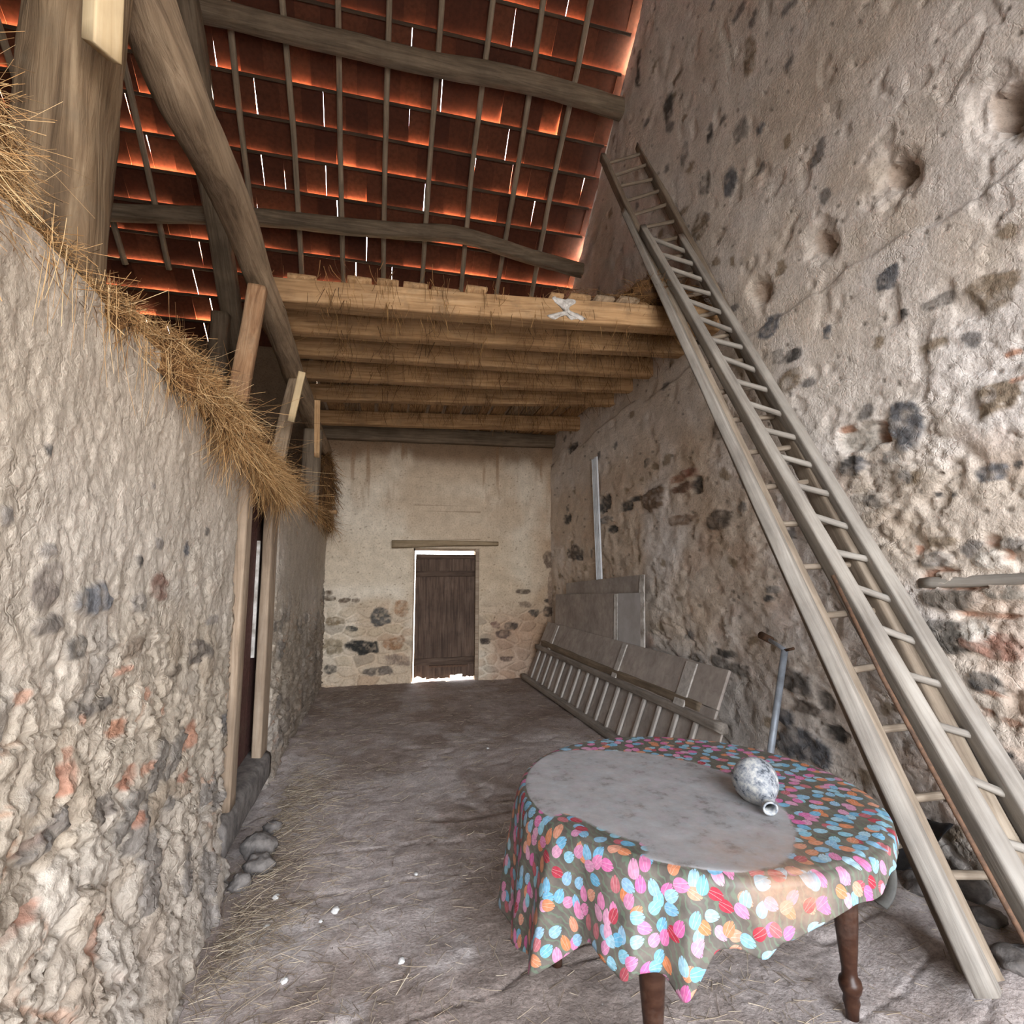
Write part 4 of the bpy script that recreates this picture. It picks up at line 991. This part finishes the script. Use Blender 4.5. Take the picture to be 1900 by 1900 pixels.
# long plank panel leaning on the wall
NR = (-.92, 0, .38)
def U(y, f): return (2.42 - .20 * f + 0 * y, y, .84 - .47 * f)             # f 0 top edge, 1 foot edge
pl = thing('boarded_panel', 'long grey plank panel with three battens leaning on the right wall above the rack', 'panel', (2.3, 5.4, .3))
panel('board', U(7.65, 0), U(3.42, 0), U(3.42, .56), U(7.65, .56), .022, NR, 'panel', pl)
panel('board', U(7.65, .57), U(3.42, .57), U(3.42, .80), U(7.65, .80), .020, NR, 'panel', pl)
def onU(y, f, e): p = U(y, f); return (p[0] - .92 * e, p[1], p[2] + .38 * e)
for y, wd, mt in ((7.15, .10, 'slat'), (5.05, .10, 'slat'), (3.86, .15, 'slat')):
    panel('batten', onU(y + wd / 2, .03, .023), onU(y - wd / 2, .03, .023), onU(y - wd / 2, .74, .023), onU(y + wd / 2, .74, .023), .014, NR, mt, pl)
# slatted rack in front
def Rk(y, f): return (2.26 - .16 * f, y, .49 - .45 * f)
NK = (-.92, 0, .38)
rk = thing('slatted_rack', 'grey slatted wooden hay rack lying along the foot of the right wall', 'rack', (2.2, 5.4, .02))
beam('rail', [Rk(7.75, 0), Rk(5.4, .0), Rk(3.3, 0)], .06, .065, 'rack_wood', rk, rough=.05, sq=6, step=.08)
beam('rail', [(2.09, 7.9, .05), (2.10, 5.4, .05), (2.11, 3.3, .06)], .075, .07, 'rack_wood', rk, rough=.05, sq=6, step=.08)
panel('backing', (2.29, 7.75, .45), (2.29, 3.35, .45), (2.14, 3.35, .05), (2.14, 7.8, .05), .015, NK, 'panel', rk)
y = 7.55; 
while y > 3.45:
    a = Rk(y, .08); b = Rk(y + .03, .95); beam('slat', [(a[0] + .005, a[1], a[2]), (b[0] + .005, b[1], b[2])], .05, .022, 'slat', rk, rough=.05, up=(-.9, 0, .4), sq=7, step=.08, K=12)
    y -= .262
beam('upper_rail', [(2.275, 7.5, .565), (2.285, 5.4, .55), (2.29, 3.6, .555)], .05, .075, 'roof_wood', rk, rough=.10, sq=5, step=.05)
# cupboard-door like boards behind
bd = thing('painted_board', 'brown board with white painted edge strips standing behind the plank panel', 'board', (2.5, 6.3, .8))
a = lambda px, py, x=2.50: tuple(on(0, x, px, py))
def upright(name, px0, px1, pt0, pt1, pb, mat, x, th, parent=None):
    A = on(0, x, px0, pt0); B = on(0, x, px1, pt1)
    return panel(name, (x, A[1], A[2]), (x, B[1], B[2]), (x - .02, B[1], pb), (x - .02, A[1], pb), th, (-1, 0, .05), mat, parent)
upright('board', 1034, 1196, 1103, 1100, .55, 'panel', 2.455, .025, bd)
A = on(0, 2.48, 1141, 1102)
p = upright('edge_strip', 1140, 1147, 1102, 1102, .72, 'white_paint', 2.428, .006, bd); p['label'] = 'white strip at the middle of the board'
p = upright('edge_strip', 1189, 1196, 1099, 1098, .70, 'white_paint', 2.428, .006, bd); p['label'] = 'white strip at the near edge of the board'
M['grey_paint'] = simple('pale_grey_paint', (.50, .49, .48), .7, c2=(.40, .38, .36), sc=4)
p = upright('pale_field', 1148, 1189, 1101, 1100, .70, 'grey_paint', 2.428, .004, bd); p['label'] = 'pale grey painted field'
tb = thing('painted_board', 'rearmost brown board topping the painted boards, white strip on its near end', 'board', (2.57, 6.1, .8))
upright('board', 1053, 1197, 1082, 1066, .6, 'panel', 2.50, .02, tb)
p = upright('edge_strip', 1188, 1197, 1067.5, 1066.5, 1.33, 'white_paint', 2.478, .006, tb); p['label'] = 'white strip on the near end'
# galvanised studs
for k, (pa, pb, lab) in enumerate((((1102, 852), (1111.5, 1085), 'shiny galvanised channel leaning on the right wall, left of a pair'), ((1107.5, 848), (1117, 1085), 'shiny galvanised channel leaning on the right wall, right of a pair'))):
    A = on(0, 2.545, *pa); B = on(0, 2.53, *pb)
    d = Vector(A) - Vector(B); d.normalize(); Bf = Vector(B) - d * 1.05
    mb = MB(); s = Vector((0, 1, 0)); n = d.cross(s).normalized()
    w, hgt, t = .046, .022, .004
    mb.bar(Vector(A), Bf, w, t, n)
    for sg in (-1, 1): mb.bar(Vector(A) + s * sg * w / 2 + n * hgt / 2, Bf + s * sg * w / 2 + n * hgt / 2, t, hgt, n)
    o = mb.obj('metal_channel', 'galv', None, base=Bf); props(o, lab, 'metal channel', 'galvanised channels')
# steel pipe with bent head
pp = thing('steel_pipe', 'grey steel pipe with bent T head leaning on the right wall behind the table', 'pipe', tuple(on(0, 2.3, 1431, 1385)))
A = Vector(on(0, 2.52, 1456, 1207)); B = Vector(on(0, 2.36, 1431, 1385)); d = (B - A).normalized(); Bf = B + d * ((B.z - .02) / max(.2, -d.z))
V, F = tube_vf([A, Bf], .021, 14); world_mesh('shaft', V, F, 'pipe', pp, True)
h1 = Vector(on(0, 2.57, 1421, 1183)); h2 = Vector(on(0, 2.50, 1474, 1203))
V, F = tube_vf([A + Vector((0, 0, .005)), A.lerp(h1, .35) + Vector((0, 0, .004)), h1], .013, 10); hd = world_mesh('bent_arm', V, F, 'pipe', pp, True)
V, F = tube_vf([h1 + Vector((.0, .05, .012)), h1 - Vector((.0, .05, .012))], .026, 10); world_mesh('end_knob', V, F, 'rust', hd, True, base=np.array(WM[hd.name].translation))
V, F = tube_vf([A, A.lerp(h2, .9)], .009, 8); world_mesh('tail', V, F, 'rust', pp, True)
# embedded timber in the wall
e0, e1 = wall_r_uv(1712, 1082), wall_r_uv(1990, 1070)
o = beam('wall_timber', [(float(XR(e0[0])) + .03, e0[0], e0[1]), (float(XR(e1[0])) + .03, e1[0], e1[1])], .13, .06, 'ladder_grey', rough=.07, sq=4)
props(o, 'pale weathered timber built into the right wall beside the ladders', 'timber')

# ------------------------------------------------------------------ table, cloth and glass
TC = np.array([1.16, 1.94]); TR = .628; TZ = .715
tb = thing('dining_table', 'dark wooden round table with turned legs under the flowered cloth', 'table', (TC[0], TC[1], 0))
prof = [(0.001, TZ - .028), (TR - .012, TZ - .028), (TR - .006, TZ - .02), (TR - .006, TZ - .008), (TR - .014, TZ - .003), (0.001, TZ - .003)]
V, F = lathe_vf(prof, 96); world_mesh('tabletop', [(v[0] + TC[0], v[1] + TC[1], v[2]) for v in V], F, 'table_wood', tb, True)
legs = [(.45, -.24), (-.35, -.35), (-.45, .24), (.35, .35)]
mb = MB()
lp = [Vector((TC[0] + a, TC[1] + b, 0)) for a, b in legs]
for i in range(4):
    a, b = lp[i], lp[(i + 1) % 4]; mb.bar(a.lerp(b, .06) + Vector((0, 0, TZ - .085)), b.lerp(a, .06) + Vector((0, 0, TZ - .085)), .022, .11)
mb.obj('apron', 'table_wood', tb)
lprof = [(.014, 0), (.020, .004), (.021, .03), (.027, .055), (.024, .075), (.034, .095), (.037, .11), (.034, .125), (.025, .135), (.024, .16), (.030, .22), (.036, .30), (.040, .37), (.036, .42), (.026, .445), (.038, .462), (.040, .472), (.030, .488), (.036, .505), (.036, .515), (.030, .53)]
for k, p in enumerate(lp):
    gz = float(floor_h(np.array([p.x]), np.array([p.y]))[0])
    V, F = lathe_vf([(r, z * (TZ - .03 - gz) / .685 ) for r, z in lprof], 24)
    zt = .53 * (TZ - .03 - gz) / .685
    lg = world_mesh('leg', [(v[0] + p.x, v[1] + p.y, v[2] + gz) for v in V], F, 'table_wood', tb, True)
    mb = MB().box((p.x - .035, p.y - .035, gz + zt - .004), (p.x + .035, p.y + .035, TZ - .03)); mb.obj('leg_block', 'table_wood', lg, base=np.array(WM[lg.name].translation))

DROP = [(-180, .42), (-172, .41), (-165, .38), (-160, .39), (-153, .31), (-147, .25), (-141, .26), (-136, .28), (-133, .25), (-128, .25), (-123, .285), (-119, .22), (-116, .17), (-111, .16), (-106, .175), (-102, .14), (-98, .14), (-92, .11), (-87, .09), (-80, .08), (-70, .09), (-64, .05), (-45, .05), (-20, .06), (0, .07), (40, .10), (90, .14), (120, .2), (145, .32), (160, .41), (172, .45), (180, .42)]
def mat_cloth():
    m, nt, b = new_mat('tulip_oilcloth', .5)
    b.inputs['Specular IOR Level'].default_value = .22
    uvn = nt.nodes.new('ShaderNodeUVMap'); uvn.uv_map = 'flat'
    uv = uvn.outputs[0]
    ground = ramp(nt, tex_noise(nt, uv, 20, 4), [(.3, (.075, .068, .06)), (.7, (.15, .13, .11))]).outputs[0]
    lv = nt.nodes.new('ShaderNodeTexWave'); lv.inputs['Scale'].default_value = 14; lv.inputs['Distortion'].default_value = 9; lv.inputs['Detail'].default_value = 2; lv.inputs['Detail Scale'].default_value = 1.6
    nt.links.new(uv, lv.inputs['Vector'])
    lm = ramp(nt, lv.outputs['Fac'], [(.80, (0, 0, 0)), (.88, (1, 1, 1))]).outputs[0]
    c = mixc(nt, math_n(nt, 'MULTIPLY', lm, .4), ground, (.12, .20, .13))
    cols = [(0, (.12, .34, .50)), (.26, (.50, .10, .28)), (.46, (.50, .18, .075)), (.66, (.33, .018, .04)), (.80, (.19, .42, .52)), (.90, (.48, .20, .33))]
    def layer(c, off, scale, rot0):
        mp = nt.nodes.new('ShaderNodeMapping'); mp.inputs['Location'].default_value = off; mp.inputs['Scale'].default_value = (scale, scale, scale)
        nt.links.new(uv, mp.inputs['Vector'])
        v = nt.nodes.new('ShaderNodeTexVoronoi'); v.voronoi_dimensions = '2D'; v.inputs['Scale'].default_value = 1; v.inputs['Randomness'].default_value = .75
        nt.links.new(mp.outputs[0], v.inputs['Vector'])
        sub = nt.nodes.new('ShaderNodeVectorMath'); sub.operation = 'SUBTRACT'
        nt.links.new(mp.outputs[0], sub.inputs[0]); nt.links.new(v.outputs['Position'], sub.inputs[1])
        sep = nt.nodes.new('ShaderNodeSeparateColor'); nt.links.new(v.outputs['Color'], sep.inputs[0])
        rot = nt.nodes.new('ShaderNodeVectorRotate'); rot.rotation_type = 'Z_AXIS'
        nt.links.new(sub.outputs[0], rot.inputs['Vector'])
        nt.links.new(math_n(nt, 'MULTIPLY_ADD', sep.outputs[1], 2.6, rot0), rot.inputs['Angle'])
        xyz = nt.nodes.new('ShaderNodeSeparateXYZ'); nt.links.new(rot.outputs[0], xyz.inputs[0])
        ax = math_n(nt, 'ABSOLUTE', xyz.outputs[0])
        # tulip: egg narrowing to the tip, with two notches between the petals
        wv = math_n(nt, 'MULTIPLY_ADD', xyz.outputs[1], -.16, .265)
        ex = math_n(nt, 'POWER', math_n(nt, 'DIVIDE', ax, wv), 2.0)
        ey = math_n(nt, 'POWER', math_n(nt, 'DIVIDE', math_n(nt, 'ABSOLUTE', xyz.outputs[1]), .37), 2.0)
        e = math_n(nt, 'ADD', ex, ey)
        notch = math_n(nt, 'MULTIPLY', math_n(nt, 'GREATER_THAN', xyz.outputs[1], .22), math_n(nt, 'LESS_THAN', math_n(nt, 'ABSOLUTE', math_n(nt, 'SUBTRACT', ax, .075)), math_n(nt, 'MULTIPLY', math_n(nt, 'SUBTRACT', xyz.outputs[1], .22), .20)))
        msk = math_n(nt, 'MULTIPLY', math_n(nt, 'LESS_THAN', e, 1.0), math_n(nt, 'SUBTRACT', 1.0, notch))
        cr = ramp(nt, sep.outputs[0], cols); cr.color_ramp.interpolation = 'CONSTANT'
        lightc = mixc(nt, math_n(nt, 'MULTIPLY', sep.outputs[2], .22), cr.outputs[0], (.66, .56, .56))
        st = nt.nodes.new('ShaderNodeTexNoise'); st.inputs['Scale'].default_value = 5; st.inputs['Detail'].default_value = 3
        nt.links.new(rot.outputs[0], st.inputs['Vector'])
        lightc = mixc(nt, .45, lightc, ramp(nt, st.outputs['Fac'], [(.35, (.5, .46, .48)), (.65, (1.15, 1.1, 1.1))]).outputs[0], 'MULTIPLY')
        pet = math_n(nt, 'LESS_THAN', math_n(nt, 'ABSOLUTE', math_n(nt, 'SUBTRACT', ax, math_n(nt, 'MULTIPLY_ADD', xyz.outputs[1], .1, .08))), .010)
        lightc = mixc(nt, math_n(nt, 'MULTIPLY', pet, .3), lightc, (.66, .58, .56))
        return mixc(nt, msk, c, lightc)
    c = layer(c, (3.3, 1.7, 0), 17.5, .6)
    c = layer(c, (.4, .9, 0), 17.0, .2)
    # film of dust lying on the left of the top: matte, grey, with wiped edge
    d = attr(nt, 'dust').outputs['Fac']
    dn = tex_noise(nt, uv, 26, 6, .7)
    dd = math_n(nt, 'MULTIPLY_ADD', math_n(nt, 'SUBTRACT', dn, .5), .55, d)
    dm = ramp(nt, dd, [(.40, (0, 0, 0)), (.62, (1, 1, 1))]).outputs[0]
    dust = ramp(nt, tex_noise(nt, uv, 9, 6, .7), [(.34, (.17, .155, .15)), (.45, (.285, .275, .275)), (.7, (.36, .352, .358))]).outputs[0]
    c = mixc(nt, math_n(nt, 'MULTIPLY', dm, .96), c, dust)
    c = mixc(nt, math_n(nt, 'MULTIPLY', attr(nt, 'clay').outputs['Fac'], ramp(nt, dn, [(.3, (.3, .3, .3)), (.6, (.95, .95, .95))]).outputs[0]), c, (.34, .21, .14))
    nt.links.new(c, b.inputs['Base Color'])
    nt.links.new(math_n(nt, 'MULTIPLY_ADD', dm, .45, .45), b.inputs['Roughness'])
    return m
def build_cloth():
    nt_ = 720; th = np.linspace(-PI, PI, nt_, endpoint=False)
    drop = np.interp(np.degrees(th), [d[0] for d in DROP], [d[1] for d in DROP])
    k = np.ones(5) / 5; drop = np.convolve(np.concatenate([drop[-2:], drop, drop[:2]]), k, 'valid')
    rt = np.concatenate([np.linspace(.02, TR - .02, 44), np.linspace(TR - .015, TR, 5)])
    tt = np.linspace(0, 1, 34)[1:]
    fold = np.zeros(nt_)
    dg = np.degrees(th)
    for c0, w0, a0 in ((-176, 7, .5), (-160, 5, 1.1), (-150, 6, -.6), (-141, 5, .5), (-134, 4, .9), (-128, 5, -.4), (-122, 4.5, 1.1), (-114, 6, -.4), (-106, 5, .7), (-97, 5, -.3), (-88, 6, .6), (-75, 6, .5), (-62, 5, .5), (-35, 9, .4), (-10, 9, .4), (25, 9, .4), (60, 9, .4), (95, 8, .5), (130, 8, .5), (150, 6, .7), (164, 6, .8), (174, 5, -.3)):
        dd = (dg - c0 + 180) % 360 - 180; fold += a0 * np.exp(-np.abs(dd / w0) ** 1.6)
    P = []; UV = []; D = []; CL = []
    for r in rt:
        edge = sst(TR - .02, TR, r)
        z = TZ + .001 + .0025 * fbm(np.cos(th) * r * 9, np.sin(th) * r * 9, 180, 3) - .006 * edge
        P.append(np.stack([TC[0] + r * np.cos(th), TC[1] + r * np.sin(th), np.broadcast_to(z, (nt_,))], -1)); UV.append(np.stack([r * np.cos(th), r * np.sin(th)], -1))
    for t in tt:
        out = .006 + .008 * sst(0, .12, t) + t * .020 * np.clip(drop / .25, .3, 1.6) + np.clip(fold, -.5, 1.4) * .048 * t ** .8 * np.clip(drop / .3, .3, 1.3)
        tw = t * .05 * fold * 0
        rr = TR + out; z = TZ - .005 - drop * t
        z = z - .0
        rip = .006 * fbm(th * 14, np.full(nt_, t * 2.0), 181, 3) * t
        P.append(np.stack([TC[0] + (rr + rip) * np.cos(th + tw), TC[1] + (rr + rip) * np.sin(th + tw), z], -1))
        f = TR + drop * t; UV.append(np.stack([f * np.cos(th), f * np.sin(th)], -1))
    P = np.array(P); UV = np.array(UV)
    nr = len(P)
    X, Y = P[..., 0], P[..., 1]
    # dust boundary: a circle through the measured edge of the film
    dc = np.array([.83, 1.86]); dr_ = .555
    dist = np.hypot(X - dc[0], Y - dc[1]) + .02 * fbm(X * 5, Y * 5, 182, 3)
    D = sst(dr_ + .05, dr_ - .04, dist); Rr = np.hypot(X - TC[0], Y - TC[1])
    top = np.concatenate([np.ones(len(rt)), np.zeros(len(tt))])[:, None]
    drp = np.concatenate([np.zeros(len(rt)), tt])[:, None] * drop[None, :]
    D = D * np.where(top > .5, 1, 0) * (1 - .9 * sst(TR - .02, TR - .004, Rr))
    ang = np.degrees(np.arctan2(Y - TC[1], X - TC[0]))
    frontrim = sst(-172, -160, ang) * sst(-128, -138, ang); D = D * (1 - frontrim * sst(TR - .13, TR - .05, Rr))
    a1 = np.arctan2(1.36 - TC[1], 1.07 - TC[0]); da = np.abs((np.radians(ang) - a1 + PI) % (2 * PI) - PI)
    CLm = .8 * sst(.23, .08, da) * np.where(top > .5, sst(TR - .09, TR + .0, Rr), sst(.15, .03, drp))
    CLm = CLm + .35 * sst(.5, .2, da) * np.where(top > .5, sst(TR - .30, TR - .12, Rr), 0) * (1 - sst(TR - .09, TR, Rr))
    D = D * (1 - .6 * sst(.2, .1, da) * sst(TR - .06, TR, Rr))
    V = P.reshape(-1, 3); idx = np.arange(nr * nt_).reshape(nr, nt_)
    nxt = np.roll(idx, -1, axis=1)
    Q = np.stack([idx[:-1], idx[1:], nxt[1:], nxt[:-1]], -1).reshape(-1, 4)
    cidx = len(V); V = np.concatenate([V, [[TC[0], TC[1], TZ + .001]]])
    Q = np.concatenate([Q, np.stack([np.full(nt_ // 2, cidx), idx[0, 0::2], idx[0, 1::2], np.roll(idx[0], -2)[0::2]], -1)])
    me = np_mesh('tablecloth', V, Q, mat_cloth(), True)
    for nm, arr in (('dust', np.append(D.ravel(), 1)), ('clay', np.append(np.clip(CLm, 0, 1).ravel(), 0))):
        at_ = me.attributes.new(nm, 'FLOAT', 'POINT'); at_.data.foreach_set('value', arr.astype(np.float32))
    uvl = me.uv_layers.new(name='flat'); uvs = np.concatenate([UV.reshape(-1, 2), [[0, 0]]])
    vi = np.zeros(len(me.loops), np.int32); me.loops.foreach_get('vertex_index', vi)
    uvl.data.foreach_set('uv', uvs[vi].astype(np.float32).ravel())
    o = link_me('tablecloth', me)
    md = o.modifiers.new('thickness', 'SOLIDIFY'); md.thickness = .0012; md.offset = 1
    props(o, 'tulip patterned plastic tablecloth, half under grey dust, draped over the round table', 'tablecloth')
build_cloth()

def glass_mat():
    m, nt, b = new_mat('dusty_glass', .35)
    v = coords(nt); n = tex_noise(nt, v, 30, 6, .75)
    c = ramp(nt, n, [(.36, (.06, .07, .085)), (.47, (.22, .24, .27)), (.6, (.45, .45, .43)), (.75, (.58, .57, .52))]).outputs[0]
    nt.links.new(c, b.inputs['Base Color'])
    r = ramp(nt, n, [(.36, (.12, .12, .12)), (.6, (.8, .8, .8))]).outputs[0]; nt.links.new(r, b.inputs['Roughness'])
    b.inputs['Specular IOR Level'].default_value = .6
    bump(nt, b, n, .15, .004); return m
M['glass'] = glass_mat()
pr = [(.002, 0), (.05, .002), (.068, .010), (.077, .028), (.077, .05), (.068, .085), (.052, .115), (.036, .142), (.026, .165), (.021, .18), (.021, .198), (.024, .203), (.024, .206), (.018, .206), (.017, .18), (.02, .165), (.03, .148), (.04, .13), (.03, .10)]
V, F = lathe_vf(pr, 40)
axis = Vector((-.36, -.93, -.22)).normalized()
qr = Vector((0, 0, 1)).rotation_difference(axis).to_matrix().to_4x4()
ctr = Vector((1.335, 1.80, TZ + .075))
o = mesh_obj('glass_flask', V, F, 'glass', None, Matrix.Translation(ctr) @ qr, True)
props(o, 'dusty bulbous glass flask lying on its side on the tablecloth', 'flask')

# ------------------------------------------------------------------ small things on the floor
def rock(name, label, c, r, mat='stone', cat='stone', seed=0, group=None):
    th = np.linspace(0, 2 * PI, 29)[:-1]; ph = np.linspace(-PI / 2, PI / 2, 16)[1:-1]
    A, B = np.meshgrid(th, ph, indexing='ij')
    k = 1 + .75 * fbm(np.cos(A) * np.cos(B) * 1.6 + seed, np.sin(A) * np.cos(B) * 1.6 + np.sin(B) * 1.3 + seed, 190, 3)
    P = np.stack([r[0] * k * np.cos(A) * np.cos(B), r[1] * k * np.sin(A) * np.cos(B), r[2] * k * np.sin(B)], -1)
    nu, nv = P.shape[:2]; V = P.reshape(-1, 3).tolist(); idx = np.arange(nu * nv).reshape(nu, nv)
    F = []
    for i in range(nu):
        for j in range(nv - 1): i2 = (i + 1) % nu; F.append((idx[i, j], idx[i2, j], idx[i2, j + 1], idx[i, j + 1]))
    F.append(tuple(idx[::-1, 0])); F.append(tuple(idx[:, -1]))
    return props(mesh_obj(name, V, F, mat, None, Matrix.Translation(Vector(c)), True), label, cat, group)
def gz(x, y): return float(floor_h(np.array([x]), np.array([y]))[0])
for k, (x, y, r, lab) in enumerate([(-.60, 3.40, .085, 'largest round stone at the foot of the left wall below the stable sill'), (-.56, 3.20, .07, 'round stone in front of the largest one at the left wall foot'), (-.62, 3.05, .055, 'smallest round stone at the left wall foot, nearest the camera'), (-.58, 3.66, .05, 'stone half buried below the far end of the stable sill')]):
    rock('fieldstone', lab, (x, y, gz(x, y) + r * .35), (r, r * 1.15, r * .75), seed=k * 3.1 + 1, group='loose stones by the left wall')
for k, (px, py, r, lab) in enumerate([(1835, 1705, .055, 'pale stone behind the lowest ladder rung'), (1765, 1690, .05, 'rounded stone behind the ladder foot'), (1890, 1790, .07, 'flat stone on the floor right of the ladder foot'), (1710, 1650, .07, 'dark stone between table leg and ladder'), (1880, 1640, .08, 'large stone in the corner behind the ladders'), (1620, 1460, .09, 'dark stone at the wall foot left of the ladders')]):
    p = on(2, .09 if k != 5 else .05, px, py); xx = min(float(p[0]), 2.62); yy = float(p[1])
    rock('rubble_stone', lab, (xx, yy, gz(xx, yy) + r * .3), (r, r * 1.1, r * .65), seed=k * 5.7 + 4, group='rubble by the right wall')
for k, (px, py, r, lab) in enumerate([(622, 1690, .018, 'largest white plaster crumb on the floor, folded looking'), (512, 1669, .016, 'flat white plaster crumb near the left wall foot'), (595, 1711, .009, 'tiny white crumb just left of the largest crumb'), (494, 1722, .015, 'white crumb in the straw by the left wall'), (745, 1785, .014, 'white crumb left of the table in the foreground'), (772, 1620, .010, 'white crumb on the open floor beyond the table cloth'), (905, 1390, .012, 'far white crumb in the middle of the floor'), (527, 1822, .014, 'white crumb near the bottom edge of the picture')]):
    p = on(2, .0, px, py); z = gz(p[0], p[1])
    rock('plaster_crumb', lab, (p[0], p[1], z + r * .3), (r * .95, r * 1.25, r * .5), 'chalk', 'plaster crumb', k * 2.3, 'white crumbs on the floor')
# bent strip and black sheet by the table leg
b0 = on(2, .07, 1640, 1682); c0 = np.array([b0[0] - .02, b0[1], .20])
pts = []
for k in range(15):
    a_ = math.radians(-78 + 150 * k / 14); pts.append((c0[0] - .02 + .085 * math.cos(a_), c0[1] + .01 * k / 14, c0[2] + .115 * math.sin(a_)))
P = np.array([[(p[0], p[1] - .03 + .06 * w, p[2]) for w in (0, .5, 1)] for p in pts]); o = sheet('bent_strip', P, 'strip', .012); props(o, 'curved grey strip standing on the floor behind the front table leg', 'strip')
u0, v0 = np.meshgrid(np.linspace(0, 1, 16), np.linspace(0, 1, 16), indexing='ij')
o = sheet('black_sheet', np.stack([2.42 + .24 * u0, 2.18 + .25 * v0 - .05 * u0, .12 + .20 * u0 + .06 * fbm(u0 * 3, v0 * 3, 195, 2)], -1), 'black', .004); props(o, 'crumpled black sheet behind the ladders at the wall foot', 'sheet')
o = beam('broken_board', [(2.36, 2.42, .10), (2.62, 2.28, .24)], .12, .025, 'ladder_brown', rough=.05, sq=7); props(o, 'broken dusty board lying behind the table and ladder', 'board')

# ------------------------------------------------------------------ light: overcast sky through the open barn door and the roof
w = bpy.data.worlds.new('sky'); bpy.context.scene.world = w; w.use_nodes = True
nt = w.node_tree; bg = nt.nodes['Background']
tc = nt.nodes.new('ShaderNodeTexCoord'); sx = nt.nodes.new('ShaderNodeSeparateXYZ'); nt.links.new(tc.outputs['Generated'], sx.inputs[0])
r = ramp(nt, math_n(nt, 'MULTIPLY_ADD', sx.outputs[2], .5, .5), [(.0, (.24, .22, .20)), (.485, (.34, .32, .30)), (.52, (.97, .99, 1.02)), (1, (.86, .97, 1.15))])
nt.links.new(r.outputs[0], bg.inputs['Color']); bg.inputs['Strength'].default_value = 9.0
ld = bpy.data.lights.new('barn_door_daylight', 'AREA'); ld.shape = 'RECTANGLE'; ld.size = 3.7; ld.size_y = 4.75
ld.cycles.is_portal = True
lo = bpy.data.objects.new('barn_door_daylight', ld); C.objects.link(lo)
lo.location = (.9, FY - .2, 2.38); lo.rotation_euler = (PI / 2, 0, 0)

sl = bpy.data.lights.new('sun_on_back_roof', 'SUN'); sl.energy = 170; sl.angle = math.radians(.6); sl.color = (1, .95, .86)
so = bpy.data.objects.new('sun_on_back_roof', sl); C.objects.link(so)
so.rotation_euler = Vector((-.62, -.66, -.42)).to_track_quat('-Z', 'Y').to_euler()
sc = bpy.context.scene
sc.cycles.max_bounces = 8; sc.cycles.diffuse_bounces = 5
sc.view_settings.view_transform = 'Standard'; sc.view_settings.look = 'None'; sc.view_settings.gamma = 1.0; sc.view_settings.use_curve_mapping = False
sc.view_settings.exposure = 1.2
